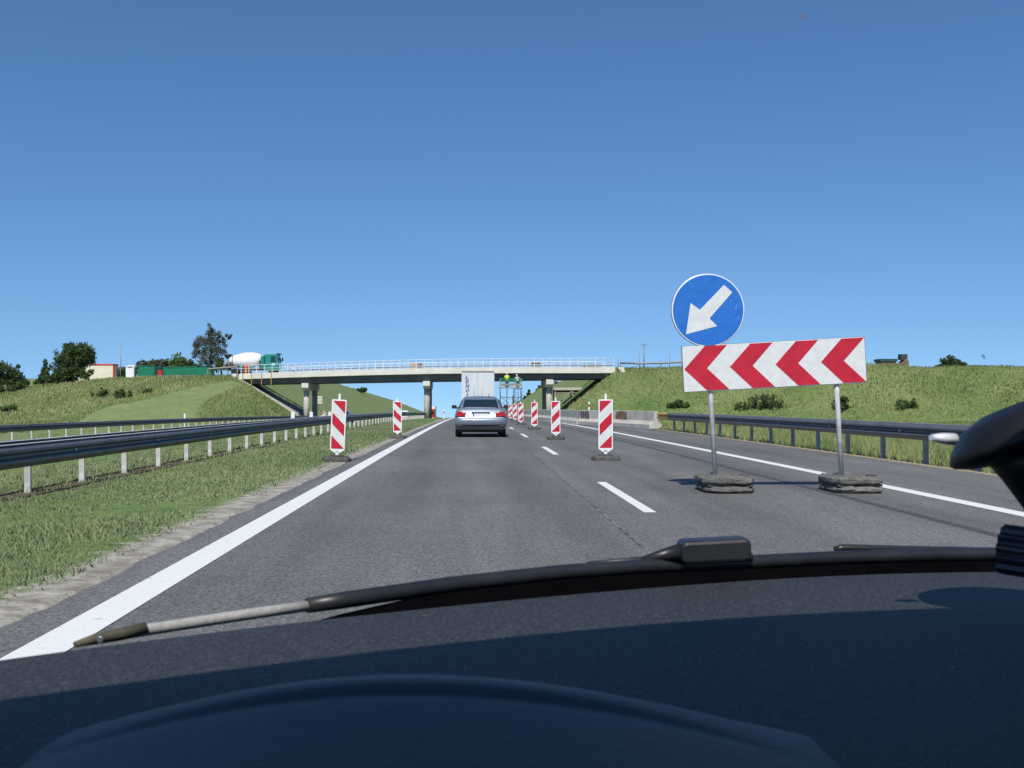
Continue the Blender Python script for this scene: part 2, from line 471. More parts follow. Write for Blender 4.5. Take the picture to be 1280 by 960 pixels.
XS = np.unique(np.concatenate([np.arange(-1500, -150, 90.), np.arange(-150, -80, 5.), np.arange(-80, -24, 1.1), np.arange(-24, -9, .8), np.arange(-9, -3, .3),
                               [-2.95, -2.8, -2.65, -2.45, -2.3, 0, 4, 8.0, 8.1, 8.4, 8.7], np.arange(9.2, 32, .6), np.arange(32, 90, 1.3), np.arange(90, 160, 5.), np.arange(160, 1600, 90.)]))
gx, gy = np.meshgrid(XS, YS)
gz = terrain(gx, gy)
nx, ny = len(XS), len(YS)
idx = np.arange(nx * ny).reshape(ny, nx)
quads = np.stack([idx[:-1, :-1], idx[:-1, 1:], idx[1:, 1:], idx[1:, :-1]], -1).reshape(-1, 4)
def mown_mask(x, y):
    # mown strip between the carriageway and the slope, climbing towards the bridge end, left
    poly = [(-21, 40), (-25, 50), (-27, 63), (-31.6, 77), (-40, 103), (-42.2, 112), (-41.8, 118), (-36.9, 123), (-33, 130.8), (-29.6, 132.5), (-28.6, 131), (-29.3, 127), (-30.2, 120), (-30.4, 115), (-28, 106), (-23.5, 96), (-21, 90)]
    ins = np.zeros(np.shape(x), dtype=bool)
    for (ax, ay), (bx, by) in zip(poly, poly[1:] + poly[:1]):
        if ay != by:
            ins ^= ((ay > y) != (by > y)) & (x < (bx - ax) * (y - ay) / (by - ay) + ax)
    m = np.where(ins, 1., 0.)
    m = np.where((x < -19.2) & (x > -22.5) & (y < 118), .9, m)
    m = np.where((x < -22) & (y > 150), .62, m)
    m = np.where((x > 10) & (y > 150), .62, m)
    return m
soil = np.interp(gx, [-4.2, -3.3, -2.85, -2.62, -2.3, 7.9, 8.1, 8.3, 8.7], [0, .12, .44, .80, 1, 1, 1, .9, 0])
dirt = np.interp(gx, [-7.6, -6.6, -6.1, -5.5, -4.9], [.15, .5, .66, .5, 0])
ground = npmesh('ground', np.stack([gx, gy, gz], -1).reshape(-1, 3), quads, M['ground'], smooth=True,
                attr={'soil': soil.ravel(), 'dirt': dirt.ravel(), 'mown': mown_mask(gx, gy).ravel()})
tag(ground, kind='structure')

def strip(name, x0, x1, ys, dz, m, kind='structure', x0f=None):
    v = []; f = []
    for i, y in enumerate(ys):
        z = float(G(y)) + dz
        v += [(x0, y, z), (x1, y, z)]
        if i: f.append((2 * i - 2, 2 * i - 1, 2 * i + 1, 2 * i))
    o = npmesh(name, v, f, m); tag(o, kind=kind); return o
YR = YS[(YS >= -40) & (YS <= 900)]
YF = np.unique(np.concatenate([YR, np.arange(2, 60, .16)]))
v = []; f = []
for i, y in enumerate(YF):
    z = float(G(y)); jit = (float(vnoise(np.array(y * 1.7), np.array(3.), 3)) - .5) * .06 + (float(vnoise(np.array(y * 6.), np.array(9.), 4)) - .5) * .03
    v += [(-2.41 + jit, y, z - .012), (-2.36 + jit, y, z), (8.1, y, z)]
    if i: f += [(3 * i - 3, 3 * i - 2, 3 * i + 1, 3 * i), (3 * i - 2, 3 * i - 1, 3 * i + 2, 3 * i + 1)]
tag(npmesh('road', v, f, M['asphalt']), kind='structure')
o = strip('opposite_road', -18.6, -13.4, YR, -.56, M['asphalt'])
def ysub(a, b): return np.unique(np.concatenate([[a], YS[(YS > a) & (YS < b)], [b]]))
strip('left_edge_line', -2.10, -1.86, ysub(1.5, 700), .004, M['paint'])
strip('right_edge_line', 5.49, 5.71, ysub(1.5, 700), .004, M['paint'])
dash_id = 0
for s in (-1.25, *[10.75 + 12 * k for k in range(12)]):
    strip('lane_dash', 1.78, 1.91, ysub(s, s + 4.1), .004, M['paint'])
strip('joint_seam', 1.325, 1.355, ysub(2, 140), .003, M['seam'])
strip('tar_seam', 4.44, 4.56, ysub(2, 140), .003, M['tar'])
o = strip('sandy_edge', 8.10, 8.26, ysub(3, 46), .012, M['sandedge'])

# ------------------------------------------------------------------ grass
def blades(name, x, y, h, w, m, lean=.35, tone=None, z=None):
    n = len(x)
    z = terrain(x, y) - .01 if z is None else z
    a = rng.uniform(0, 2 * np.pi, n)
    dx, dy = np.cos(a) * w / 2, np.sin(a) * w / 2
    la = rng.uniform(0, 2 * np.pi, n); ll = rng.uniform(.05, lean, n) * h
    v = np.zeros((n, 4, 3), dtype=np.float32)
    v[:, 0] = np.stack([x - dx, y - dy, z], -1); v[:, 1] = np.stack([x + dx, y + dy, z], -1)
    v[:, 2] = np.stack([x + dx * .6 + np.cos(la) * ll * .4, y + dy * .6 + np.sin(la) * ll * .4, z + h * .6], -1)
    v[:, 3] = np.stack([x + np.cos(la) * ll, y + np.sin(la) * ll, z + h], -1)
    i = np.arange(n)[:, None] * 4
    f = np.concatenate([i + [0, 1, 2], i + [0, 2, 3]], 0)
    t = rng.uniform(0, 1, n) if tone is None else tone
    return npmesh(name, v.reshape(-1, 3), f, m, attr={'tone': np.repeat(t, 4)})

def rand_area(n, x0, x1, y0, y1, power=1.0):
    u = rng.uniform(0, 1, n)
    y = y0 + (y1 - y0) * u ** power
    return rng.uniform(x0, x1, n), y
# verge and median grass
x, y = rand_area(420000, -9.0, -2.62, 4.0, 75, 2.1)
cl = vnoise(x * 1.3, y * 1.3, 5); cl2 = vnoise(x * .35, y * .35, 6)
edge = np.clip((-2.52 - x - .25 * (vnoise(x * .9, y * .55, 15) - .5)) / .45, 0, 1)
bare = np.exp(-((x + 6.1) / .45) ** 2) * .75
keep = rng.uniform(0, 1, len(x)) < (edge * (.35 + .8 * cl) * (1 - bare)) ** 1.2
x, y, cl, cl2 = x[keep], y[keep], cl[keep], cl2[keep]
h = (.016 + .046 * cl * rng.uniform(.3, 1.3, len(x))) * np.interp(y, [4, 40, 75], [.9, 1.3, 1.7]) * np.where(x < -6.6, 1.5, 1)
w = np.interp(y, [4, 15, 40, 75], [.009, .017, .040, .065]) * rng.uniform(.6, 1.4, len(x))
grass = blades('grass', x, y, h, w, M['blade'], .8, tone=np.clip(.15 + .55 * cl2 + rng.uniform(-.25, .3, len(x)), 0, 1))
tag(grass, 'short green and dry grass on the median beside the left white line', 'grass', kind='stuff')
# taller weeds and dry stalks scattered through the verge
x, y = rand_area(5200, -9.0, -3.0, 4.5, 60, 1.7)
k = vnoise(x * .6, y * .4, 17) > .45; x, y = x[k], y[k]
h = rng.uniform(.05, .15, len(x)) * np.where(x < -6.6, 1.4, 1.)
tag(blades('weeds', x, y, h, np.interp(y, [4, 60], [.006, .03]), M['bladedry'], .7, tone=rng.uniform(.2, 1, len(x))), 'taller weeds and dry stalks scattered over the mown median grass', 'weeds', kind='stuff')
# right verge
x, y = rand_area(60000, 8.35, 16, 12, 60, 1.4)
h = np.interp(x, [8.3, 9.2, 16], [.10, .40, .5]) * rng.uniform(.4, 1.25, len(x))
w = np.interp(y, [12, 30, 60], [.012, .03, .05]) * rng.uniform(.6, 1.4, len(x))
tag(blades('verge_grass', x, y, h, w, M['bladedry'], .5, tone=np.clip(.05 + .7 * vnoise(x * .8, y * .5, 8) + rng.uniform(-.2, .3, len(x)), 0, 1)),
    'tall green and straw coloured grass behind the guardrail on the road shoulder', 'grass', kind='stuff')
# slopes: left and right embankment, opposite verge
def slope_grass(name, n, x0, x1, y0, y1, hh, label, wmul=1., tmul=.9, seed=20):
    x, y = rand_area(n, x0, x1, y0, y1)
    mk = mown_mask(x, y); h0 = 0
    front = np.where(x < 0, (y < Yb(x) + 3) | (y > Yb(x) + 14), y < Yb(x) + 3)
    under = (x > -30.8) & (x < 17.6) & (y > Yb(x) - 1) & (y < Yb(x) + 13)
    k = front & ~under & ((mk < .5) | (rng.uniform(0, 1, n) < .25) & (y < 150) & (h0 < 9))
    x, y, mk = x[k], y[k], mk[k]
    c = .5 * vnoise(x / 5, y / 5, seed) + .5 * vnoise(x / 1.7, y / 1.7, seed + 1)
    h = hh * (.25 + 1.1 * c) * rng.uniform(.5, 1.2, len(x)) * np.where(mk > .5, .16, 1)
    w = np.interp(y, [40, 130, 300], [.05, .11, .35]) * rng.uniform(.6, 1.4, len(x)) * wmul
    t = np.clip(tmul * vnoise(x / 11, y / 8, seed + 2) + .45 * (vnoise(x / 2.3, y / 2.3, seed + 3) - .5) + rng.uniform(-.12, .15, len(x)), 0, 1)
    tag(blades(name, x, y, h, w, M['bladedry'], .6, tone=t), label, 'grass', kind='stuff')
slope_grass('slope_grass', 170000, -95, -20, 40, 142, .42, 'tall meadow grass on the left embankment below the containers')
slope_grass('slope_grass', 190000, 10.5, 100, 44, 128, .42, 'tall meadow grass on the right embankment behind the chevron board', seed=40)
slope_grass('slope_grass', 26000, -60, -22, 150, 420, .8, 'grass on the far cutting seen under the left half of the bridge', seed=60)
slope_grass('slope_grass', 22000, 10.8, 50, 145, 420, .8, 'grass on the far cutting seen under the right end of the bridge', seed=80)

# ------------------------------------------------------------------ overpass
def topz(x):
    return np.interp(x, [-32, -30.4, -22, -14, -5, 4, 17.4, 20], [4.66, 4.70, 4.93, 5.13, 5.28, 5.31, 5.25, 5.23])
def botz(x):
    return np.interp(x, [-30.4, -5, 17.4], [3.34, 3.67, 3.87])
XB = list(np.linspace(-30.4, 17.4, 25))
br = tag(empty('overpass', (0, 131, 0)), 'concrete road bridge with white railings crossing over the motorway', 'bridge')
def B(x, dy, z):  # local to the bridge root
    return (x, Yb(x) + dy - 131, z)
W = 10.6
ring = []
for x in XB:
    t, b = float(topz(x)), float(botz(x))
    ring.append([B(x, 0, t), B(x, 0, t - .72), B(x, .35, t - .76), B(x, W - .35, t - .76), B(x, W, t - .72), B(x, W, t), B(x, W - .5, t), B(x, W - .5, t - .16), B(x, .5, t - .16), B(x, .5, t)])
MB().loft(ring, smooth=False).build('deck', M['concrete_light'], br)
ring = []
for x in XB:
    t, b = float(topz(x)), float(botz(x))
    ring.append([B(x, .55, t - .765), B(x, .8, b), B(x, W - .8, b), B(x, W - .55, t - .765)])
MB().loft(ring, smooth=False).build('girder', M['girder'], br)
def railing(dy):
    r = MB()
    for hz, rr in ((1.08, .045), (.62, .028), (.30, .028)):
        r.tube([B(x, dy, float(topz(x)) + hz) for x in XB], rr, 6)
    ro = r.build('railing', M['whitepaint'], br)
    n = 46
    for i in range(n):
        x = lerp(-30.2, 17.2, i / (n - 1))
        z = float(topz(x))
        p = MB().box(B(x, dy, z + .54), (.08, .07, 1.08)).build('post', M['whitepaint'], ro)
    return ro
railing(.22)
railing(W - .22)
# low white guard plank behind the front rail
g_ = MB()
for a, b in zip(XB[3:-1], XB[4:]):
    za, zb = float(topz(a)), float(topz(b))
    g_.add([B(a, .9, za + .12), B(b, .9, zb + .12), B(b, .9, zb + .36), B(a, .9, za + .36), B(a, .98, za + .12), B(b, .98, zb + .12), B(b, .98, zb + .36), B(a, .98, za + .36)],
           [(0, 1, 2, 3), (7, 6, 5, 4), (3, 2, 6, 7), (0, 4, 5, 1)])
g_.build('guard_plank', M['whitepaint'], br)
def pier(xc):
    e = MB()
    b = float(botz(xc))
    # cap beam along the bridge width, tapered ends
    cap = e
    cap.prism([(Yb(xc) - 131 + .35, b - .02), (Yb(xc) - 131 + .35, b - .62), (Yb(xc) - 131 + 1.0, b - .95), (Yb(xc) - 131 + W - 1.0, b - .95), (Yb(xc) - 131 + W - .35, b - .62), (Yb(xc) - 131 + W - .35, b - .02)], xc - .44, xc + .44, 'yz')
    po = cap.build('pier', M['concrete_light'], br, bevel=.03)
    for dy in (1.6, W - 1.8):
        z0 = float(G(Yb(xc) + dy)) - .9
        MB().tube([B(xc, dy, z0), B(xc, dy, b - .94)], [.37, .37], 20).build('column', M['concrete'], po)
for xc in (-21.6, -5.75, 9.6): pier(xc)
# abutments with wing walls and the dark paved slope under the left end
for sx, x0 in ((-1, -30.4), (1, 17.4)):
    a = MB()
    b = float(botz(x0)); t = float(topz(x0))
    xa, xb = x0 - .0 * sx, x0 + 1.1 * sx
    a.add([B(xa, .4, b - 3.0), B(xb, .4, b - 3.0), B(xb, .4, t - .02), B(xa, .4, t - .74), B(xa, W - .4, b - 3.0), B(xb, W - .4, b - 3.0), B(xb, W - .4, t - .02), B(xa, W - .4, t - .74)],
          [(0, 1, 2, 3), (4, 7, 6, 5), (0, 4, 5, 1), (3, 2, 6, 7), (0, 3, 7, 4), (1, 5, 6, 2)])
    a.build('abutment', M['concrete_light'], br)
    w_ = MB().add([B(x0 + .3 * sx, -.05, t), B(x0 + .95 * sx, -.05, t), B(x0 + 1.7 * sx, -.05, b - .6), B(x0 + 1.25 * sx, -.05, b - .6), B(x0 + .3 * sx, .3, t), B(x0 + .95 * sx, .3, t), B(x0 + 1.7 * sx, .3, b - .6), B(x0 + 1.25 * sx, .3, b - .6)],
                  [(0, 1, 2, 3), (7, 6, 5, 4), (0, 4, 5, 1), (1, 5, 6, 2), (2, 6, 7, 3), (3, 7, 4, 0)])
    w_.build('wing_wall', M['concrete_light'], br)
# paved slope under each end + kerb strip of light concrete on the left
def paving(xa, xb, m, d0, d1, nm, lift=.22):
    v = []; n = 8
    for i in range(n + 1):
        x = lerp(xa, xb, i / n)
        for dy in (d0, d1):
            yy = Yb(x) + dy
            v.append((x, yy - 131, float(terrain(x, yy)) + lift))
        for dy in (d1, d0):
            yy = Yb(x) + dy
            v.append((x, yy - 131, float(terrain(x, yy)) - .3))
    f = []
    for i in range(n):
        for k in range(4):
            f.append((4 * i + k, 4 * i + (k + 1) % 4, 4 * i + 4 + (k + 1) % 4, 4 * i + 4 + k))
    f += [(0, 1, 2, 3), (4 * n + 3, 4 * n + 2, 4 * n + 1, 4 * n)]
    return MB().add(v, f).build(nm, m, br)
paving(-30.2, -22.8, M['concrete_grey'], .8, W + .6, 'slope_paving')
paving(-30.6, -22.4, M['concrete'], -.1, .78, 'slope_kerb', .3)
# stair handrail lines on the left slope
for dy in (4.2, 5.6):
    pts = [(x, Yb(x) + dy - 131, float(terrain(x, Yb(x) + dy)) + 1.0) for x in np.linspace(-30, -22.6, 8)]
    r = MB(); r.tube(pts, .04, 6)
    for p in pts: r.cyl(p, (p[0], p[1], p[2] - 1.1), .03, 6)
    r.build('stair_handrail', M['greywood'], br)
# lamp on the right pier
MB().box(B(10.35, .6, botz(10) - .4), (.42, .4, .35)).build('floodlight', M['darkbar'], br)
# yellow edge props under the left overhang
for px in (304, 315.5, 328.5, 341):
    x = (px - VX) / FPX * 136
    z = float(topz(x))
    p = tag(MB().box((0, 0, 0), (.09, .08, 1.6)).build('edge_prop', M['yellow']), 'yellow edge formwork prop clamped to the left end of the bridge deck', 'prop', 'yellow props on the left bridge end')
    p.location = (x, Yb(x) - .07, z - .75)

# ------------------------------------------------------------------ guardrails
WB = [(0, .31), (.012, .30), (.078, .245), (.082, .225), (.078, .205), (.010, .170), (.008, .155), (.010, .140), (.078, .105), (.082, .085), (.078, .065), (.012, .01), (0, 0)]
def beam(mb, line, top, side, mi=0):
    """line: list of (x, y); side +1: bulge towards +x"""
    rings = []
    for (x, y) in line:
        zt = float(G(y)) + top
        fr = [(x + side * a, y, zt - .31 + b) for a, b in WB]
        bk = [(x + side * (a - .006), y, zt - .31 + b) for a, b in reversed(WB)]
        rings.append(fr + bk)
    mb.loft(rings, mi, smooth=False)
def guardrail(label, xr, y0, y1, top, sides, gap, post_m, post_base, step=2.0, pw=(.09, .06), group=None):
    r = tag(empty('guardrail', (0, 0, 0)), label, 'guardrail', group)
    ys = np.arange(y0, y1 + .01, 4.0)
    for s in sides:
        b = MB()
        for i in range(len(ys) - 1):          # 4 m planks, each lapped over the next
            off = .007 * (i % 2)
            xx = xr + s * (gap + off)
            beam(b, [(xx, ys[i] - .16), (xx, ys[i + 1] + .16)], top, s)
        b.build('beam', M['railsteel'], r)
        lip = MB()
        for i in range(len(ys) - 1):
            off = .007 * (i % 2)
            xx = xr + s * (gap + off)
            za, zb = float(G(ys[i])) + top, float(G(ys[i + 1])) + top
            lip.add([(xx - .012, ys[i] - .16, za + .004), (xx + .04, ys[i] - .16, za + .002), (xx + .04, ys[i + 1] + .16, zb + .002), (xx - .012, ys[i + 1] + .16, zb + .004),
                     (xx - .012, ys[i] - .16, za - .006), (xx + .04, ys[i] - .16, za - .008), (xx + .04, ys[i + 1] + .16, zb - .008), (xx - .012, ys[i + 1] + .16, zb - .006)],
                    [(0, 1, 2, 3), (7, 6, 5, 4), (0, 4, 5, 1), (1, 5, 6, 2), (2, 6, 7, 3), (3, 7, 4, 0)])
        lip.build('lit_rolled_edge', M['railedge'], r)  # widened top strip, coloured pale for the sun falling on the edge
        for y in ys[:12]:
            bo_ = MB().cyl((0, 0, 0), (s * .035, 0, 0), .022, 8).build('bolt', M['railedge'], r)
            bo_.location = (xr + s * gap, y, float(G(y)) + top - .155)
    y = y0 + 1.0
    npost = 0
    while y < y1 and npost < 98:
        npost += 1
        zt = float(G(y)) + top - .04
        z0 = float(terrain(xr, y)) - .15
        p = MB()
        p.box((0, 0, (zt + z0) / 2), (pw[1], pw[0], zt - z0))
        if gap > .05:
            for s in sides: p.box((s * (gap / 2 + .0), 0, zt - .13), (gap - pw[1] / 2 - .004, .06, .16))
        po = p.build('post', post_m, r, fix=False); po.location = (xr, y, 0)
        y += step
    return r
guardrail('double sided steel guardrail on pale posts along the grass median', -6.15, 7.4, 150, .60, (1, -1), .26, M['post'], 0, pw=(.04, .085))
guardrail('distant steel guardrail along the far edge of the opposite carriageway', -19.9, 30, 190, .23, (1,), .03, M['post'], 0, step=2.0, pw=(.04, .085))
rg = guardrail('dark steel guardrail along the right hard shoulder, with yellow end by the concrete barrier', 8.42, 8.3, 44.5, .75, (-1,), .05, M['dullpost'], 0, pw=(.10, .07))
ye = MB(); beam(ye, [(8.42 - .07, 44.2), (8.42 - .10, 46.4)], .76, -1)
ye.build('yellow_end', M['yellow'], rg)
# rails on top of the ramps
def ramp_rail(label, pts, m, hgt=.75):
    r = tag(empty('ramp_rail', pts[0]), label, 'guardrail')
    o0 = Vector(pts[0])
    b = MB(); b.tube([Vector(p) - o0 + Vector((0, 0, hgt)) for p in pts], .10, 6, flat=1.4); b.build('beam', m, r)
    for p in pts:
        q = Vector(p) - o0
        MB().box((q.x, q.y, hgt / 2 - .2), (.12, .12, hgt + .3)).build('post', m, r)
ramp_rail('steel rail on the crest of the right ramp beside the bridge end', [(x, Yb(x) + 1.5, float(terrain(x, Yb(x) + 1.5))) for x in (18.2, 20.5, 23, 25.5, 28)], M['grey'], .8)
ramp_rail('weathered timber rail on the left ramp in front of the concrete mixer', [(x, Yb(x) + 1.0, 4.35 + (x + 35) * .07) for x in (-35.0, -33.6, -32.2, -30.9)], M['greywood'], 1.0)

# ------------------------------------------------------------------ concrete barrier (one object per element)
path = [(8.35, 47.2), (6.05, 57.5), (5.95, 64), (5.85, 80), (5.75, 110), (5.7, 180)]
pl = np.array(path); seg = np.hypot(*np.diff(pl, axis=0).T); cum = np.concatenate([[0], np.cumsum(seg)])
def pp(s): return np.array([np.interp(s, cum, pl[:, 0]), np.interp(s, cum, pl[:, 1])])
LS = 5.2
def barrier_mesh():
    b = MB()
    prof = [(-.30, .0), (-.30, .20), (-.20, .26), (-.11, .36), (-.085, .80), (.085, .80), (.11, .36), (.20, .26), (.30, .20), (.30, 0)]
    L2 = LS - .06
    b.loft([[(u, y, w) for u, w in prof] for y in (0, .03, L2 - .03, L2)], smooth=False)
    return b
def foot_mesh():
    b = MB()
    b.loft([[(-.318, y, .0), (-.318, y, .19), (-.296, y, .215), (-.285, y, .215), (-.285, y, .0)] for y in (.02, LS - .1)], smooth=False)
    return b
names = ['rust streaked', 'weathered', 'pale']
bs0 = None
bars = []
ns = int(cum[-1] // LS)
for i in range(ns):
    p, q = pp(i * LS), pp((i + 1) * LS)
    a = math.atan2(-(q - p)[0], (q - p)[1])
    if bs0 is None:
        o = barrier_mesh().build('concrete_barrier', M['concrete'], bevel=.015)
        foot_mesh().build('pale_foot', M['foot'], o)
        bs0 = o
    elif i == 1:
        o = bs0.copy(); COL.objects.link(o)
        f_ = foot_mesh().build('pale_foot', M['foot'], o)
    else:
        o = copy_tree(bs0) if i != 2 else copy_tree(bs0)
    o.location = (p[0], p[1], float(G(p[1]))); o.rotation_euler = (0, 0, a)
    lab = 'grey concrete safety barrier element in the row behind the red and white beacons'
    if i == 0: lab = 'brown stained end concrete barrier element next to the yellow guardrail end'
    if i == 1: lab = 'concrete barrier element with four dark slanted bars on its face'
    tag(o, lab, 'barrier', 'concrete barrier elements along the right lane')
    bars.append(o)
for k in range(4):
    MB().prism([(3.72 + .36 * k, .33), (3.90 + .36 * k, .33), (4.04 + .36 * k, .74), (3.86 + .36 * k, .74)], -.145, -.10, 'yz').build('dark_bar', M['darkbar'], bars[1])
MB().prism([(3.3, .36), (4.9, .36), (4.75, .72), (4.2, .78), (3.4, .74)], -.118, -.08, 'yz').build('rust_stain', M['rust'], bars[0])

# ------------------------------------------------------------------ beacons (red and white boards on rubber feet)
def clip_poly(poly, a, b, c):
    """keep a*x+b*z<=c"""
    out = []
    for i in range(len(poly)):
        p, q = poly[i], poly[(i + 1) % len(poly)]
        fp, fq = a * p[0] + b * p[1] - c, a * q[0] + b * q[1] - c
        if fp <= 0: out.append(p)
        if fp * fq < 0:
            t = fp / (fp - fq); out.append((p[0] + (q[0] - p[0]) * t, p[1] + (q[1] - p[1]) * t))
    return out
def make_beacon(direction, label, cat='beacon', group=None, simple=False):
    r = tag(empty('traffic_beacon'), label, cat, group)
    BW, Z0, Z1 = .285, .16, 1.20
    bd = MB()
    out = [(-BW / 2, Z0 + .06), (-.05, Z0), (.05, Z0), (BW / 2, Z0 + .06), (BW / 2, Z1 - .01), (BW / 2 - .01, Z1), (-BW / 2 + .01, Z1), (-BW / 2, Z1 - .01)]
    bd.prism(out, -.025, .025)
    bo = bd.build('board', M['white'], r, bevel=.004)
    inner = [(-BW / 2 + .022, Z0 + .085), (BW / 2 - .022, Z0 + .085), (BW / 2 - .022, Z1 - .022), (-BW / 2 + .022, Z1 - .022)]
    MB().prism(inner, -.0272, -.02).build('reflective_face', M['dirtywhite'], bo)
    # slanted bands: value s = z - direction*x  (slope 1)
    s = direction
    cz = (Z0 + .085 + Z1 - .022) / 2
    for lo, hi in ((.345, 9), (-.105, .105 + .01), (-9, -.335)):
        pl_ = inner
        # z - cz - s*x*1.0 between lo and hi
        pl_ = clip_poly(pl_, -s * 1.0, 1.0, cz + hi)
        pl_ = clip_poly(pl_, s * 1.0, -1.0, -(cz + lo))
        if len(pl_) > 2: MB().prism(pl_, -.0296, -.0268).build('red_band', M['red'], bo)
    MB().rbox((0, 0, Z1 + .055), (.042, .03, .12), .012).build('top_tab', M['white'], r)
    MB().box((0, 0, .13), (.06, .05, .14)).build('stem', M['white'], r)
    b2 = MB()
    b2.loft([[(-.23 + e, -.24 + e, z), (.23 - e, -.24 + e, z), (.285 - e, 0, z), (.23 - e, .24 - e, z), (-.23 + e, .24 - e, z), (-.285 + e, 0, z)] for z, e in ((.0, 0), (.055, 0), (.085, .03))], smooth=False)
    b2.box((0, 0, .10), (.26, .18, .045))
    b2.build('foot_plate', M['rubber'], r, bevel=.006)
    return r
bR = make_beacon(1, 'nearest red and white striped beacon between the lanes, left of the round blue sign', group='beacons dividing the two lanes')
labs = ['second red and white beacon between the lanes, before the concrete barrier', 'third red and white beacon between the lanes, right of the silver car',
        'fourth red and white beacon, beside the silver car, first of the close cluster', 'fifth red and white beacon, middle of the close cluster near the scaffold', 'red and white beacon farthest along the lane, closest to the mirror of the silver car']
bR.location = (2.645, 20.6, float(G(20.6)))
for i, (xx, yy) in enumerate([(2.62, 32.5), (2.76, 46), (2.72, 58), (2.90, 70), (3.03, 82)]):
    o = copy_tree(bR); o.location = (xx, yy, float(G(yy))); o['label'] = labs[i]
    o.rotation_euler = (0, RAD(random.uniform(-1, 1)), RAD(random.uniform(-4, 4)))
bL = make_beacon(-1, 'tilted red and white striped beacon on the grass median, nearest on the left', group='beacons on the grass median')
bL.location = (-2.64, 20.3, float(terrain(-2.64, 20.3)) + .01); bL.rotation_euler = (RAD(1), RAD(2.6), RAD(3))
o = copy_tree(bL); o.location = (-2.43, 34, float(terrain(-2.5, 34)) + .01); o.rotation_euler = (0, RAD(-.6), RAD(-2))
o['label'] = 'second red and white beacon on the grass median, farther and upright'
# backs of beacons on the opposite carriageway
wl = ['left one of two plain white beacon backs on the opposite carriageway', 'white beacon back beside the left bridge pier, right of another one',
      'red and white beacon on the opposite carriageway under the left span', 'white beacon half hidden behind the tilted red and white beacon']
for i, (px, yy) in enumerate([(366, 80.5), (389, 90), (405, 97), (412, 102)]):
    xx = (px - VX) / FPX * yy
    o = copy_tree(bR); o.location = (xx, yy, float(G(yy)) - .56); o['label'] = wl[i]; o['group'] = 'beacons on the opposite carriageway'
    o.rotation_euler = (0, 0, RAD(180 + 4 * i) if i != 2 else RAD(5))
# small marker posts
def marker(label, loc, red=True, h=.95, bz=.62):
    r = tag(empty('marker_post', loc), label, 'marker post')
    MB().rbox((0, 0, h / 2 - .1), (.12, .09, h + .2), .02, axis='z').build('post', M['white'], r, bevel=.01)
    if red: MB().box((0, 0, h * bz), (.128, .098, .20)).build('red_band', M['red'], r)
marker('white marker post with red band at the verge left of the silver car', (-2.83, 105, float(G(105))))
marker('red and white marker post standing behind the concrete barrier', (9.0, 80, float(terrain(9., 80))), h=1.55, bz=.80)
xm_ = at(231, 520, 72).x
marker('small white marker post at the foot of the mown left slope', (xm_, 72, float(terrain(xm_, 72))), False, .98)

# ------------------------------------------------------------------ chevron sign
cs = tag(empty('chevron_sign', (3.93, 13.4, 0)), 'large red and white chevron board on two poles with round blue arrow sign above', 'road sign')
TILT = Matrix.Rotation(RAD(-3.1), 4, 'Y')
brd = empty  # noqa
BX0, BW_, BZ, BH_ = -1.125, 2.35, 1.325, .585
def tl(u, v): return (BX0 + u * BW_, BZ + v * BH_)
b = MB(); b.prism([tl(0, 0), tl(1, 0), tl(1, 1), tl(0, 1)], -.012, .012)
board = b.build('chevron_board', M['dirtywhite'], cs, bevel=.003)
for k in range(4):
    u = k * .25
    poly = [tl(u + .006, .5), tl(u + .124, .988), tl(u + .246 if k < 3 else u + .2485, .988), tl(u + .130, .5), tl(u + .246 if k < 3 else u + .2485, .012), tl(u + .124, .012)]
    MB().prism(poly, -.0155, -.011).build('red_chevron', M['red'], board)
rm = MB()
for (u0, v0, u1, v1) in ((0, 0, 1, 0), (0, 1, 1, 1), (0, 0, 0, 1), (1, 0, 1, 1)):
    p, q = tl(u0, v0), tl(u1, v1)
    rm.box(((p[0] + q[0]) / 2, .008, (p[1] + q[1]) / 2), (abs(p[0] - q[0]) + .012, .03, abs(p[1] - q[1]) + .012))
rm.build('board_frame', M['steel'], board)
for xx, zt in ((-.775, 2.75), (.855, 1.8)):
    MB().cyl((xx, .048, .05), (xx, .048, zt), .032, 16).build('pole', M['post'], cs)
# clamps
for xx in (-.775, .855):
    for zz in (1.42, 1.74):
        MB().box((xx, .03, zz), (.11, .03, .04)).build('clamp', M['steel'], cs)
SX, SZ, SR = -.764, 2.362, .468
pl_ = MB(); pl_.lathe([(SR - .004, -.012), (SR, -.010), (SR, .010), (SR - .004, .012)], (SX, 0, SZ), Matrix.Rotation(RAD(90), 3, 'X'), 56)
plate = pl_.build('round_sign', M['white'], cs)
d2 = MB(); d2.lathe([(SR - .014, .0), (SR - .014, .004)], (SX, -.0115, SZ), Matrix.Rotation(RAD(90), 3, 'X'), 56)
d2.build('blue_disc', M['blue'], plate)
d3 = MB(); d3.lathe([(SR + .006, -.006), (SR + .006, .006), (SR - .01, .008), (SR - .01, -.008)], (SX, .012, SZ), Matrix.Rotation(RAD(90), 3, 'X'), 56)
d3.build('rim', M['steel'], plate)
for (sx2, sz2, sw, sh, ra) in ((.36, .02, .012, .10, 12), (.33, -.06, .05, .010, -20), (.38, -.12, .010, .06, 5), (.30, .10, .008, .05, 35)):
    sc2 = MB().box((0, 0, 0), (sw * .6, .002, sh * .7)).build('scratch', M['scratch'], plate)
    sc2.location = (SX + sx2, -.0165, SZ + sz2); sc2.rotation_euler = (0, RAD(ra), 0)
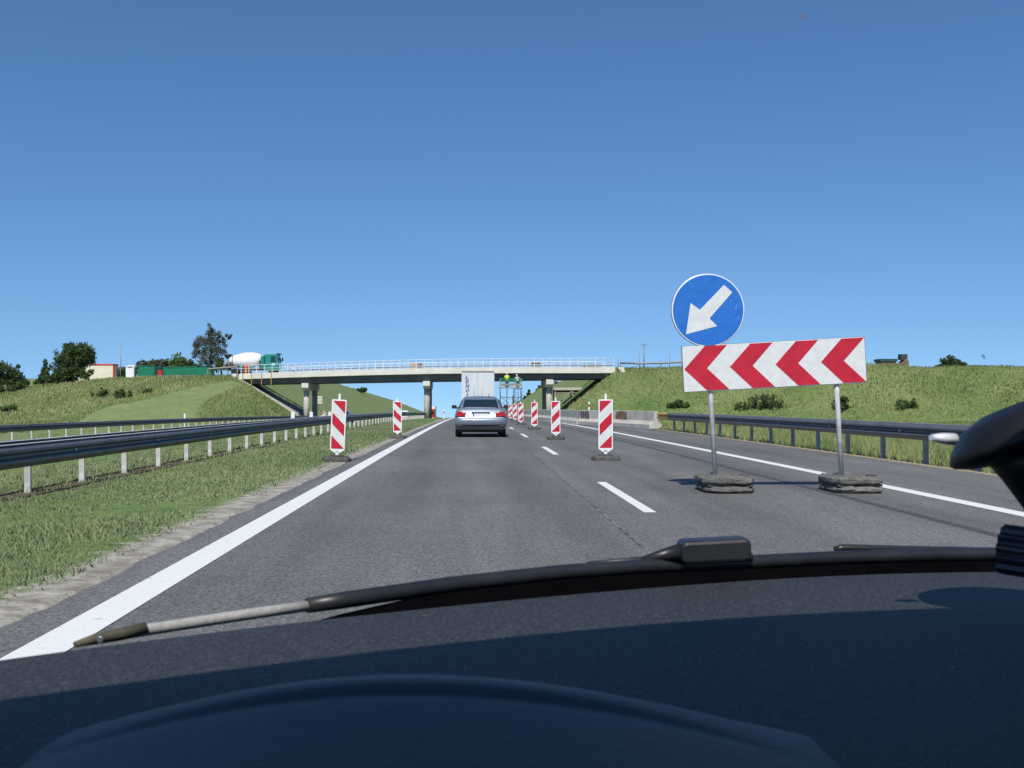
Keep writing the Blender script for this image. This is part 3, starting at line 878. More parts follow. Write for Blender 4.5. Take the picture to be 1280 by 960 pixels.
# arrow, from the photograph's outline (pixels about the disc centre 885,385)
ar = [(856, 413.6), (863.8, 375), (875, 384), (906.6, 354.7), (916.5, 364.4), (886.3, 395.5), (895.5, 405.5)]
m_ = 13.4 / FPX
ar = [((x - 885.3) * m_ + SX, -(y - 385) * m_ + SZ) for x, y in ar]
MB().prism(ar, -.0185, -.0140).build('white_arrow', M['dirtywhite'], plate)
MB().box((SX, .03, SZ + .1), (.5, .02, .05)).box((SX, .03, SZ - .2), (.5, .02, .05)).build('back_bracket', M['steel'], plate)
for o in kids(cs):
    o.matrix_local = TILT @ o.matrix_local
# ballast: two stacked blocks of dusty rubber on each pole
def ragged_block(name, c, s, m, parent, seed, tilt=0):
    r_ = random.Random(seed)
    n = 22; rings = []
    for z, e in ((0, .03), (.02, .0), (s[2] - .03, .0), (s[2], .06)):
        rg_ = []
        for k in range(n):
            a = 2 * math.pi * k / n
            ca, sa = math.cos(a), math.sin(a)
            q = (abs(ca) ** 5 + abs(sa) ** 5) ** (-1 / 5.)
            jx = 1 + r_.uniform(-.025, .025)
            rg_.append((c[0] + ca * q * (s[0] / 2 - e) * jx, c[1] + sa * q * (s[1] / 2 - e) * jx, c[2] + z + r_.uniform(-.008, .008) + tilt * ca))
        rings.append(rg_)
    b_ = MB().loft(rings, smooth=False)
    o = b_.build(name, m, parent, bevel=.008)
    return o
for j, xx in enumerate((-.785, .835)):
    ragged_block('ballast_block', (xx + .10, -.02, 0.0), (.64, .86, .075), M['rubberdust'], cs, 3 + j)
    t = ragged_block('ballast_block', (xx + .10, .0, .10), (.66, .84, .10), M['rubberdust'], cs, 9 + j)
    for q in (-.2, .22):
        MB().lathe([(.07, 0), (.07, .014), (.045, .02)], (xx + .10 + q, -.15, .196), None, 14).build('socket', M['rubber'], t)
    MB().box((xx + .10, 0, .088), (.56, .74, .03)).build('spacer', M['darkbar'], cs)

# ------------------------------------------------------------------ cars
def wheel(parent, x, y, r, w, n=20):
    t = MB(); t.lathe([(r * .62, -w / 2), (r * .94, -w / 2), (r, -w / 2 + .03), (r, w / 2 - .03), (r * .94, w / 2), (r * .62, w / 2)], (x, y, r), Matrix.Rotation(RAD(90), 3, 'Y'), n)
    o = t.build('wheel', M['tyre'], parent)
    q = MB(); q.lathe([(r * .6, -w / 2 + .015), (r * .6, w / 2 - .015)], (x, y, r), Matrix.Rotation(RAD(90), 3, 'Y'), n)
    q.build('rim', M['rim'], o)
    return o
def sedan(name, label, paint, loc, rz=0., plate=True, small=False):
    """y = 0 at the rear bumper, forward +y"""
    r = tag(empty(name, loc, rz), label, 'car')
    # station: y, half width, bottom, waist, deck height, deck half width
    st = [(.0, .70, .44, .56, .62, .66), (.03, .80, .40, .56, .66, .74), (.10, .855, .36, .60, .90, .70), (.18, .87, .30, .62, .955, .70), (.55, .88, .22, .64, .975, .72), (1.1, .885, .20, .66, .97, .76),
          (2.2, .89, .19, .66, .95, .78), (3.1, .885, .20, .66, .93, .76), (3.6, .875, .22, .62, .86, .72), (4.2, .84, .26, .58, .76, .66), (4.45, .76, .32, .52, .66, .60), (4.52, .66, .38, .48, .56, .56)]
    rings = []
    for y, hw, zb, zw, zd, dw in st:
        half = [(0, zb), (hw * .86, zb), (hw * .965, zb + .05), (hw, zw - .05), (hw * .995, zw + .05), (lerp(hw, dw, .35), lerp(zw, zd, .72)), (dw * 1.02, zd - .02), (dw * .9, zd), (0, zd + .015)]
        ring_ = [(x, y, z) for x, z in half] + [(-x, y, z) for x, z in half[-2:0:-1]]
        rings.append(ring_)
    body = MB().loft(rings).build('body', paint, r)
    # cabin
    cb = [(.50, .64, .955, .0), (.98, .585, 1.25, 1), (1.30, .575, 1.335, 1), (1.9, .575, 1.375, 1), (2.45, .57, 1.355, 1), (2.62, .57, 1.30, 1), (3.45, .66, .92, 0)]
    rings = []
    for y, hw, z, top in cb:
        bw = .75 if .9 < y < 3.2 else .70
        zb = .93
        rings.append([(-bw, y, zb), (-lerp(bw, hw, .5), y, lerp(zb, z, .55)), (-hw, y, z - .035), (-hw * .8, y, z), (0, y, z + .012), (hw * .8, y, z), (hw, y, z - .035), (lerp(bw, hw, .5), y, lerp(zb, z, .55)), (bw, y, zb)])
    MB().loft(rings).build('cabin', paint, r)
    def plane(pts, nm, m, th):
        p = [Vector(q) for q in pts]
        n = (p[1] - p[0]).cross(p[-1] - p[0]).normalized()
        return MB().add(p + [q + n * th for q in p], [tuple(range(len(p)))[::-1], tuple(range(len(p), 2 * len(p)))] + [(i, (i + 1) % len(p), len(p) + (i + 1) % len(p), len(p) + i) for i in range(len(p))]).build(nm, m, r)
    # rear window follows the slope between y=.5 and .98
    plane([(-.60, .545, .995), (.60, .545, .995), (.535, .945, 1.245), (-.535, .945, 1.245)], 'rear_window', M['carglass'], .02)
    plane([(.62, 3.38, .97), (-.62, 3.38, .97), (-.535, 2.66, 1.292), (.535, 2.66, 1.292)], 'windscreen', M['carglass'], .02)
    for s in (-1, 1):
        q = [(s * .752, 1.02, .98), (s * .752, 3.05, .96), (s * .628, 2.55, 1.275), (s * .62, 1.35, 1.275)]
        plane(q if s > 0 else q[::-1], 'side_window', M['carglass'], .012)
    # lamps
    for s in (-1, 1):
        lm = MB()
        lm.loft([[(s * x, y, z) for x, z in ((.50, .70), (.50, .85), (.74, .865), (.80, .84), (.835, .71), (.82, .695))] for y in (.005, .12)], smooth=False)
        lo = lm.build('tail_lamp', M['redlamp'], r, bevel=.01)
        MB().box((s * .56, .0, .835), (.10, .02, .03)).build('clear_strip', M['white'], lo)
    bp = MB()
    rings = []
    for x, y in ((-.87, .12), (-.82, .0), (-.6, -.06), (0, -.085), (.6, -.06), (.82, .0), (.87, .12)):
        rings.append([(x, y + .03, .40), (x, y + .0, .44), (x, y - .02, .56), (x, y + .005, .635), (x, y + .06, .645), (x, y + .1, .40)])
    bp.loft(rings).build('rear_bumper', paint, r)
    v = MB(); v.box((0, .05, .33), (1.56, .14, .17)).build('valance', M['blackplastic'], r, bevel=.02)
    if plate:
        po = MB().box((0, .045, .735), (.52, .02, .115)).build('number_plate', M['white'], r)
        MB().box((-.242, .0345, .735), (.04, .004, .105)).build('blue_band', M['letter'], po)
    MB().box((0, .055, .82), (.60, .03, .045)).build('plate_recess', M['blackplastic'], r)
    for s in (-1, 1):
        MB().rbox((s * .93, 2.85, 1.0), (.18, .10, .13), .04).box((s * .80, 2.87, .96), (.16, .05, .05)).build('mirror', M['blackplastic'], r)
        for yy in (.88, 3.55): wheel(r, s * .75, yy, .315, .21)
    MB().box((0, 2.2, .24), (1.5, 4.0, .16)).build('underbody', M['blackplastic'], r)
    MB().cyl((.45, .0, .25), (.45, .2, .25), .03, 10).build('exhaust', M['blackplastic'], r)
    MB().tube([(.28, 1.3, 1.34), (.30, 1.18, 1.48)], [.012, .006], 6).build('aerial', M['blackplastic'], r)
    return r
sedan('car', 'silver saloon car driving ahead in the lane behind the white lorry', M['silver'], (.29, 34.6, float(G(34.6))))
M['greycar'] = mat('grey_car_paint', (.30, .32, .34), .35, .4, var=.05, scale=2)
sedan('car', 'grey car on the opposite carriageway under the left bridge span', M['greycar'], (-14.2, 118, float(G(118)) - .56), RAD(180), False)

def van(label, loc):
    r = tag(empty('van', loc, RAD(180)), label, 'van')
    rings = []
    for y, hw, z0, z1 in ((0, .80, .35, 1.85), (.08, .88, .28, 1.95), (3.2, .90, .25, 2.0), (3.7, .88, .25, 1.85), (4.3, .84, .27, 1.12), (4.75, .74, .32, .85)):
        rings.append([(-hw, y, z0), (-hw, y, z0 + (z1 - z0) * .55), (-hw * .86, y, z1 - .08), (-hw * .75, y, z1), (hw * .75, y, z1), (hw * .86, y, z1 - .08), (hw, y, z0 + (z1 - z0) * .55), (hw, y, z0)])
    MB().loft(rings, smooth=False).build('body', M['white'], r, bevel=.03)
    MB().add([(-.74, 4.29, 1.16), (.74, 4.29, 1.16), (.66, 3.76, 1.80), (-.66, 3.76, 1.80), (-.74, 4.34, 1.17), (.74, 4.34, 1.17), (.66, 3.81, 1.81), (-.66, 3.81, 1.81)],
             [(0, 1, 2, 3), (7, 6, 5, 4), (0, 4, 5, 1), (1, 5, 6, 2), (2, 6, 7, 3), (3, 7, 4, 0)]).build('windscreen', M['carglass'], r)
    for s in (-1, 1):
        MB().box((s * .62, 4.70, .72), (.26, .12, .16)).build('headlight', M['rim'], r)
        for yy in (.9, 3.8): wheel(r, s * .78, yy, .33, .2)
van('white van coming towards the camera on the opposite carriageway', (-12.3, 190, float(G(190)) - .56))

def lorry_front(label, loc):
    r = tag(empty('truck', loc, RAD(180)), label, 'truck')
    MB().rbox((0, 1.2, 1.75), (2.4, 2.2, 2.5), .12, axis='z').build('cab', M['redbox'], r)
    MB().box((0, 2.31, 2.15), (2.0, .04, .85)).build('windscreen', M['carglass'], r)
    MB().box((0, 2.33, .75), (2.3, .08, .5)).build('bumper', M['white'], r)
    MB().box((0, -4, 2.2), (2.45, 8, 2.8)).build('cargo_box', M['white'], r)
    for s in (-1, 1):
        MB().box((s * .9, 2.38, .78), (.35, .04, .2)).build('headlight', M['rim'], r)
        for yy in (1.3, -6): wheel(r, s * 1.05, yy, .48, .3)
lorry_front('small red and white truck far off beside the middle bridge pier', (-9.75, 240, float(G(240)) - .56))

# ------------------------------------------------------------------ white lorry ahead
tr = tag(empty('lorry', (.465, 81, float(G(81)))), 'white box lorry with blue vertical lettering on its rear doors', 'lorry')
MB().rbox((0, 5.5, 2.42), (2.55, 11, 2.80), .05, axis='y').build('box_body', M['trailer'], tr)
for s in (-1, 1):
    d = MB().box((s * .625, -.02, 2.40), (1.22, .05, 2.66)).build('rear_door', M['trailer'], tr, bevel=.01)
    MB().cyl((s * .30, -.07, 1.15), (s * .30, -.07, 3.6), .022, 8).build('lock_rod', M['trailer'], d)
MB().box((0, -.02, 3.79), (2.5, .08, .10)).build('door_header', M['grey'], tr)
MB().box((0, .05, .62), (2.4, .12, .16)).build('under_run_bar', M['grey'], tr)
for s in (-1, 1):
    MB().box((s * 1.0, -.02, .86), (.4, .06, .14)).build('tail_lamp', M['redlamp'], tr)
    for yy in (1.6, 2.9): wheel(tr, s * 1.0, yy, .5, .4)
MB().box((0, 5.5, .9), (1.0, 10.5, .24)).build('chassis', M['blackplastic'], tr)
cbm = MB(); cbm.rbox((0, 13.0, 1.95), (2.45, 2.2, 2.6), .1, axis='z'); cbm.build('cab', M['trailer'], tr)
for s in (-1, 1): wheel(tr, s * 1.0, 13.2, .5, .4)
GL = {'L': [[(0, 0), (.22, 0), (.22, 1), (0, 1)], [(.22, 0), (.75, 0), (.75, .2), (.22, .2)]],
      'E': [[(0, 0), (.22, 0), (.22, 1), (0, 1)], [(.22, 0), (.78, 0), (.78, .19), (.22, .19)], [(.22, .4), (.68, .4), (.68, .59), (.22, .59)], [(.22, .81), (.78, .81), (.78, 1), (.22, 1)]],
      'N': [[(0, 0), (.22, 0), (.22, 1), (0, 1)], [(.6, 0), (.82, 0), (.82, 1), (.6, 1)], [(.22, 1), (.22, .66), (.6, 0), (.6, .34)]],
      'O': [[(0, .25), (.22, .30), (.22, .70), (0, .75)], [(.63, .30), (.85, .25), (.85, .75), (.63, .70)], [(0, .25), (.25, 0), (.60, 0), (.85, .25), (.63, .30), (.52, .19), (.33, .19), (.22, .30)], [(0, .75), (.22, .70), (.33, .81), (.52, .81), (.63, .70), (.85, .75), (.60, 1), (.25, 1)]],
      'I': [[(.25, 0), (.5, 0), (.5, 1), (.25, 1)]]}
zt = 3.50
for ch in 'LENOI':
    lb = MB()
    for poly in GL[ch]:
        lb.prism([(-.99 + .33 * (u + .22 * w), zt - .29 + .27 * w) for u, w in poly], -.052, -.046)
    lo = lb.build('letter', M['letter'], tr)
    lo['label'] = 'blue letter ' + ch
    zt -= .335

# ------------------------------------------------------------------ people
def person(label, loc, rz, torso, group=None, helmet=True, bend=0., legs=M['trouser']):
    r = tag(empty('person', loc, rz), label, 'person', group)
    J = {'pel': (0, 0, .95), 'sp': (0, .02 + bend * .1, 1.18), 'ch': (0, .02 + bend * .22, 1.38), 'nk': (0, .02 + bend * .3, 1.50), 'hd': (0, .03 + bend * .35, 1.60), 'tp': (0, .03 + bend * .36, 1.72)}
    V = [J['pel'], J['sp'], J['ch'], J['nk'], J['hd'], J['tp']]; R = [.15, .14, .16, .06, .095, .085]
    E = [(0, 1), (1, 2), (2, 3), (3, 4), (4, 5)]
    for s in (-1, 1):
        b0 = len(V)
        V += [(s * .2, .02 + bend * .22, 1.42), (s * .27, .05 + bend * .2, 1.15), (s * .22, .25 + bend * .2, 1.0), (s * .2, .33 + bend * .2, .98)]
        R += [.065, .05, .04, .045]; E += [(2, b0), (b0, b0 + 1), (b0 + 1, b0 + 2), (b0 + 2, b0 + 3)]
        b0 = len(V)
        V += [(s * .10, 0, .88), (s * .12, .02, .5), (s * .13, 0, .09), (s * .14, .14, .04)]
        R += [.09, .065, .05, .045]; E += [(0, b0), (b0, b0 + 1), (b0 + 1, b0 + 2), (b0 + 2, b0 + 3)]
    me = bpy.data.meshes.new('body'); me.from_pydata([tuple(v) for v in V], E, [])
    o = bpy.data.objects.new('body', me); COL.objects.link(o); o.parent = r
    sm = o.modifiers.new('skin', 'SKIN'); sv = me.skin_vertices[0].data
    for i, q in enumerate(R): sv[i].radius = (q, q)
    sv[0].use_root = True
    o.modifiers.new('sub', 'SUBSURF').render_levels = 1
    me.materials.append(M['skin'])
    # clothing
    vb = MB()
    vb.loft([[(math.cos(a) * w, math.sin(a) * d + yy, z) for a in np.linspace(0, 2 * math.pi, 13)[:-1]] for z, w, d, yy in ((.86, .20, .17, .0), (1.1, .19, .16, .02 + bend * .08), (1.32, .235, .175, .02 + bend * .2), (1.45, .19, .13, .02 + bend * .25), (1.49, .09, .08, .02 + bend * .28))])
    vb.build('vest', torso, r)
    for s in (-1, 1):
        MB().tube([(s * .2, .02 + bend * .22, 1.42), (s * .275, .05 + bend * .2, 1.15)], [.085, .075], 10).build('sleeve', torso, r)
        MB().tube([(s * .10, 0, .92), (s * .12, .02, .5), (s * .13, 0, .1)], [.125, .095, .08], 10).build('trouser_leg', legs, r)
    if helmet:
        MB().lathe([(.125, 0), (.118, .05), (.09, .11), (.03, .135)], (0, .03 + bend * .36, 1.66), None, 14).build('helmet', M['helmet'], r)
    return r
# orange worker on the bridge deck
xw = (307.5 - VX) / FPX * 137.5
person('worker in orange clothing standing behind the left end of the bridge railing', (xw, Yb(xw) + 1.5, float(topz(xw)) - .28), RAD(-60), M['hiorange'], helmet=False, bend=.3, legs=M['hiorange'])
xw = (368 - VX) / FPX * 136.5
person('person in pale shirt bending over on the bridge deck beyond the left railing', (xw, Yb(xw) + 2.2, float(topz(xw)) - .75), RAD(60), M['greyshirt'], helmet=False, bend=1.2)

# ------------------------------------------------------------------ scaffold tower in front of the bridge
sf = tag(empty('scaffold_tower', (0, 122.5, float(G(122.5)))), 'tubular scaffold tower with green guard boards standing under the bridge', 'scaffold')
sx0, sx1 = (625.5 - VX) / FPX * 122.5, (652 - VX) / FPX * 122.5
plat = EYE - (484 - VY) * 122.5 / FPX - float(G(122.5))
for xx in (sx0, sx1):
    for yy in (0, 1.6):
        MB().cyl((xx, yy, 0), (xx, yy, plat + 1.0), .05, 8).build('standard', M['steel'], sf)
lg = MB()
for zz in (.5, 1.6, plat - 1.2):
    for yy in (0, 1.6): lg.cyl((sx0, yy, zz), (sx1, yy, zz), .035, 6)
    for xx in (sx0, sx1): lg.cyl((xx, 0, zz), (xx, 1.6, zz), .035, 6)
lg.build('ledger', M['steel'], sf)
xm = (sx0 + sx1) / 2
for a, b_ in (((sx0, 0, 1.6), (xm, 0, .3)), ((xm, 0, .3), (sx1, 0, 1.6)), ((sx0, 1.6, 2.6), (sx1, 1.6, .4))):
    MB().cyl(a, b_, .03, 6).build('brace', M['steel'], sf)
MB().box((xm, .8, plat - .06), (sx1 - sx0 + .3, 1.9, .10)).build('platform', M['greywood'], sf)
for zz, hh in ((plat + .30, .28), (plat + .72, .16), (plat + 1.0, .10)):
    for yy in (-.05, 1.65):
        MB().box((xm, yy, zz), (sx1 - sx0 + .1, .04, hh)).build('guard_board', M['green'] if zz > plat + .5 else M['greywood'], sf)
for xx in (lerp(sx0, sx1, .33), lerp(sx0, sx1, .66)):
    MB().cyl((xx, 1.6, 0), (xx, 1.6, plat + 1.0), .045, 8).build('standard', M['steel'], sf)
for a, b_ in (((sx0, 0, 1.6), (lerp(sx0, sx1, .5), 0, plat - 1.2)), ((sx1, 0, 1.6), (lerp(sx0, sx1, .5), 0, plat - 1.2)), ((sx0, 1.6, .4), (sx1, 1.6, 2.6))):
    MB().cyl(a, b_, .03, 6).build('brace', M['steel'], sf)
MB().box((xm + .2, .8, plat - 1.15), (sx1 - sx0 - .4, 1.0, .06)).build('lower_deck', M['greywood'], sf)
for k in range(4):
    MB().box((sx1 - 1.05 + .06 * k, .5 + .2 * k, plat * .38), (.05, .05, plat * .7)).build('leaning_plank', M['greywood'], sf)
lad = MB()
for xx in (sx1 - .75, sx1 - .35): lad.cyl((xx, .9, 0), (xx, .9, plat + .8), .03, 6)
for k in range(14): lad.cyl((sx1 - .75, .9, .3 + .3 * k), (sx1 - .35, .9, .3 + .3 * k), .018, 6)
lad.build('ladder', M['steel'], sf)
zf = float(G(122.5)) + plat
person('worker in bright yellow vest on the scaffold platform under the bridge', (xm - .45, 123.3, zf - .05), 0, M['hiyellow'], group='workers on the scaffold', bend=.8)
person('worker in pale shirt and helmet near the right end of the scaffold platform', (xm + .85, 123.4, zf - .25), RAD(30), M['greyshirt'], group='workers on the scaffold', bend=.6)

# formwork trestle beyond the right pier
tz = tag(empty('formwork_trestle', (0, 146, float(G(146)))), 'pale steel trestle with deck and diagonal braces behind the right bridge pier', 'trestle')
def tl2(px, py): 
    p = at(px, py, 146); return (p.x, 0, p.z - float(G(146)))
p0, p1 = tl2(692, 486), tl2(762, 486)
MB().box(((p0[0] + p1[0]) / 2, 1.5, p0[2]), (p1[0] - p0[0], 3.4, .38)).build('deck_beam', M['concrete'], tz)
MB().box(((p0[0] + p1[0]) / 2, 1.7, p0[2] - .36), (p1[0] - p0[0] - .2, 2.6, .3)).build('lower_beam', M['darkbar'], tz)
for px in (694, 716, 741):
    q = tl2(px, 486)
    for yy in (0, 3):
        MB().cyl((q[0], yy, -.6), (q[0], yy, q[2]), .08, 8).build('post', M['greywood'], tz)
for a, b_ in (((697, 505), (715, 488)), ((716, 507), (740, 487)), ((694, 491), (741, 491)), ((700, 506), (740, 506))):
    MB().cyl((tl2(*a)[0], -.08, tl2(*a)[2]), (tl2(*b_)[0], -.08, tl2(*b_)[2]), .07, 6).build('brace', M['greywood'], tz)
MB().tube([tl2(741, 486), tl2(766, 474)], .09, 6).build('ramp_handrail', M['greywood'], tz)

# ------------------------------------------------------------------ concrete mixer on the ramp
mx = tag(empty('concrete_mixer', (at(316.5, 470, 142).x, 142.2, 4.54)), 'concrete mixer truck with white drum and green cab on the left ramp', 'truck')
dr = MB()
rot = Matrix.Rotation(RAD(90 - 5), 3, 'Y')
dr.lathe([(.25, -2.15), (.62, -2.0), (.80, -1.5), (.98, -.6), (1.08, .2), (1.02, 1.1), (.82, 1.95), (.55, 2.3), (.3, 2.42)], (-1.15, 0, 2.12), rot, 28)
drum = dr.build('drum', M['white'], mx)
b_ = MB(); b_.lathe([(.82, -1.64), (.86, -1.64), (.86, -1.50), (.84, -1.50)], (-1.15, 0, 2.12), rot, 28); b_.build('drum_ring', M['grey'], drum)
MB().box((0, 0, .85), (7.2, .9, .28)).build('chassis', M['darkbar'], mx)
cb_ = MB(); cb_.prism([(1.75, .75), (3.55, .75), (3.62, 1.7), (3.45, 2.95), (3.2, 3.02), (1.8, 2.98)], -1.2, 1.2)
cab = cb_.build('cab', M['cabgreen'], mx, bevel=.06)
for s in (-1, 1):
    MB().prism([(2.55, 1.85), (3.28, 1.85), (3.22, 2.65), (2.6, 2.65)], s * 1.19, s * 1.215).build('side_window', M['carglass'], cab)
    MB().box((3.72, s * 1.32, 2.3), (.18, .2, .5)).build('mirror', M['blackplastic'], cab)
    MB().box((2.95, s * 1.21, 1.55), (.45, .03, .22)).build('door_emblem', M['white'], cab)
MB().add([(3.63, -1.05, 1.8), (3.63, 1.05, 1.8), (3.47, 1.05, 2.75), (3.47, -1.05, 2.75), (3.655, -1.05, 1.8), (3.655, 1.05, 1.8), (3.495, 1.05, 2.75), (3.495, -1.05, 2.75)],
         [(3, 2, 1, 0), (4, 5, 6, 7), (0, 1, 5, 4), (1, 2, 6, 5), (2, 3, 7, 6), (3, 0, 4, 7)]).build('windscreen', M['carglass'], cab)
MB().box((3.5, 0, 3.0), (.35, 2.3, .12)).build('sun_visor', M['blackplastic'], cab)
MB().box((1.42, 0, 1.95), (.5, 2.1, 1.7)).build('water_tank', M['cabgreen'], mx, bevel=.15)
MB().box((1.05, 0, 1.5), (.2, 1.6, 1.2)).build('drum_stand', M['darkbar'], mx)
MB().prism([(-3.6, 1.0), (-3.2, 1.0), (-2.7, 1.9), (-2.95, 2.0)], -.7, .7).build('rear_stand', M['darkbar'], mx)
hp = MB(); hp.lathe([(.25, 0), (.55, .5), (.6, .62)], (-3.5, 0, 2.35), None, 14); hp.build('hopper', M['darkbar'], mx)
MB().tube([(-3.4, 0, 2.1), (-3.9, 0, 1.5), (-4.2, 0, 1.0)], [.22, .2, .18], 8).build('chute', M['grey'], mx)
for xx in (2.75, -1.0, -2.3):
    for s in (-1, 1):
        t = MB(); t.lathe([(.32, -.17), (.5, -.17), (.52, 0), (.5, .17), (.32, .17)], (xx, s * 1.02, .52), Matrix.Rotation(RAD(90), 3, 'X'), 18)
        w = t.build('wheel', M['tyre'], mx)
        q = MB(); q.lathe([(.31, -.12), (.31, .12)], (xx, s * 1.02, .52), Matrix.Rotation(RAD(90), 3, 'X'), 14); q.build('rim', M['rim'], w)
# gravel pad that carries the ramp road under the mixer
MB().box((-36.4, 142.6, 3.6), (11.6, 8.2, 1.88)).build('ramp_road', M['concrete_grey']); bpy.data.objects['ramp_road']['kind'] = 'structure'

# ------------------------------------------------------------------ site containers on the left plateau
def ground_at(px, d): 
    x = (px - VX) / FPX * d
    return Vector((x, d, float(terrain(x, d))))
def container(label, px0, px1, d, top_y, m, depth=2.5, group=None, name='container', panels=True):
    x0, x1 = (px0 - VX) / FPX * d, (px1 - VX) / FPX * d
    zt_ = EYE - (top_y - VY) * d / FPX
    z0 = float(terrain((x0 + x1) / 2, d)) - .15
    r = tag(empty(name, ((x0 + x1) / 2, d, z0)), label, 'container', group)
    w, h = x1 - x0, zt_ - z0
    b = MB()
    n = max(4, int(w / .28)); pr = []
    for i in range(n):     # corrugated front
        xa = -w / 2 + w * i / n; q = w / n
        pr += [(xa, 0), (xa + q * .35, 0), (xa + q * .5, .05), (xa + q * .85, .05)]
    pr += [(w / 2, 0), (w / 2, depth), (-w / 2, depth)]
    b.prism(pr, 0.05, h - .05, 'xy')
    b.build('corrugated_body', m, r)
    fr = MB()
    for xx in (-w / 2, w / 2):
        for yy in (0, depth): fr.box((xx, yy, h / 2), (.12, .12, h))
    for yy in (0, depth):
        for zz in (.06, h - .06): fr.box((0, yy, zz), (w - .12, .10, .12))
    fr.build('frame', m, r)
    MB().box((0, depth / 2, h - .02), (w - .02, depth, .03)).build('roof', m, r)
    return r
container('short bright green container between the white toilet and the red one', 173.5, 192.5, 178, 457.0, M['green'], 4)
container('long green container row beside the red box, left section', 204.5, 231, 176, 458.5, M['green'], 2.5, 'long green containers')
container('middle green container in the long row below the tall tree', 231.3, 244.5, 175, 458, M['green'], 2.5, 'long green containers')
container('green container nearest the mixer, at the right end of the row', 244.8, 263, 174, 457.3, M['green'], 2.5, 'long green containers')
# red box
rb = tag(empty('cabinet', ground_at(201, 177)), 'small red cabinet standing between the green containers', 'cabinet')
MB().box((0, 0, 1.0), (.75, .8, 2.0)).build('body', M['redbox'], rb, bevel=.03)
MB().box((0, -.41, 1.0), (.62, .02, 1.8)).build('door', M['redbox'], rb)
# toilet
tq = tag(empty('portable_toilet', ground_at(164, 146)), 'white portable toilet cabin beside the green container', 'toilet')
MB().rbox((0, 0, .8), (1.2, 1.2, 1.7), .08, axis='z').build('cabin', M['white'], tq)
MB().lathe([(.80, 0), (.7, .12), (.3, .2)], (0, 0, 1.65), None, 18).build('roof', M['white'], tq)
MB().box((.1, -.615, .8), (.8, .03, 1.5)).build('door', M['white'], tq)
MB().box((.615, 0, .8), (.03, .9, 1.4)).build('side_panel', M['concrete_grey'], tq)
# site cabin
g0 = ground_at(120, 186)
sc_ = tag(empty('site_cabin', (g0.x, 186, g0.z - .2)), 'cream site office cabin with red roof edge behind the round tree', 'cabin')
cw = 43 * 186 / FPX
ch_ = EYE - (455.0 - VY) * 186 / FPX - (g0.z - .2)
MB().box((0, 1.25, ch_ / 2 - .1), (cw, 2.5, ch_ - .2)).build('wall', M['cream'], sc_)
MB().box((0, 1.25, ch_ - .11), (cw + .12, 2.62, .28)).build('roof_edge', M['redtrim'], sc_)
MB().box((cw / 2 + .01, .1, ch_ / 2 - .1), (.14, .24, ch_ - .24)).build('corner_post', M['redtrim'], sc_)
e_ = MB().box((cw / 2 + .9, 1.3, ch_ / 2 - .25), (1.7, 2.3, ch_ - .5)).build('porch', M['brown'], sc_)
MB().box((cw / 2 + .9, .13, ch_ / 2 - .1), (.7, .04, ch_ * .6)).build('door', M['carglass'], e_)
# red/white board barrier under the round tree
bb = tag(empty('board_barrier', ground_at(97, 160)), 'low red and white striped barrier board below the round tree', 'barrier')
for k in range(6):
    MB().box((-1.0 + .36 * k, 0, .75), (.36, .04, .45)).build('stripe_panel', M['red'] if k % 2 == 0 else M['white'], bb)
for s in (-1, 1): MB().box((s * .9, .05, .35), (.08, .05, .9)).build('leg', M['grey'], bb)
# right ridge: containers / machine silhouettes
cr = tag(empty('site_container', (at(1107, 452, 150).x, 150, 4.9)), 'low green roofed hut on the crest of the right embankment', 'hut')
MB().box((0, 0, .5), (2.2, 2, 1.2)).build('wall', M['brown'], cr); MB().box((0, 0, 1.18), (2.5, 2.3, .22)).build('roof', M['darkgreen'], cr)
cr.scale = (1, 1, 1.75)
cr = tag(empty('loader', (at(1124, 452, 150).x, 150, 4.9)), 'dark brown machine beside the hut on the right embankment crest', 'machine')
MB().prism([(-1, .2), (1, .2), (1.1, 1.2), (.7, 1.45), (.2, 1.1), (-.4, 1.0), (-1, .9)], -.8, .8).build('body', M['brown'], cr, bevel=.05)
MB().box((.5, 0, 1.6), (.9, 1.2, .5)).build('cab', M['darkbar'], cr)
cr.scale = (1, 1, 1.6)
# poles
def pole(label, px, ytop, d, arm=False, r=.07, m=M['grey']):
    g_ = ground_at(px, d)
    z1 = EYE - (ytop - VY) * d / FPX
    o = tag(empty('utility_pole', g_), label, 'pole')
    MB().cyl((0, 0, -.3), (0, 0, z1 - g_.z), r, 8, r2=r * .7).build('shaft', m, o)
    if arm: MB().box((0, 0, z1 - g_.z), (.75, .12, .12)).build('crossarm', m, o)
pole('thin dark pole rising beside the cream site cabin', 151, 430, 184, r=.10)
pole('tall utility pole with crossarm on the right embankment beyond the bridge end', 805, 431, 150, True, .10)
pole('shorter bare pole left of the crossarm pole beyond the bridge end', 799.5, 442, 152)
pole('slim pole on the crest left of the chevron board', 837, 442, 150)
pole('short post at the very end of the bridge railing', 773, 447, 134, r=.06)
pole('leaning stake in the tall grass of the left slope', 84, 508, 118, r=.05, m=M['greywood'])

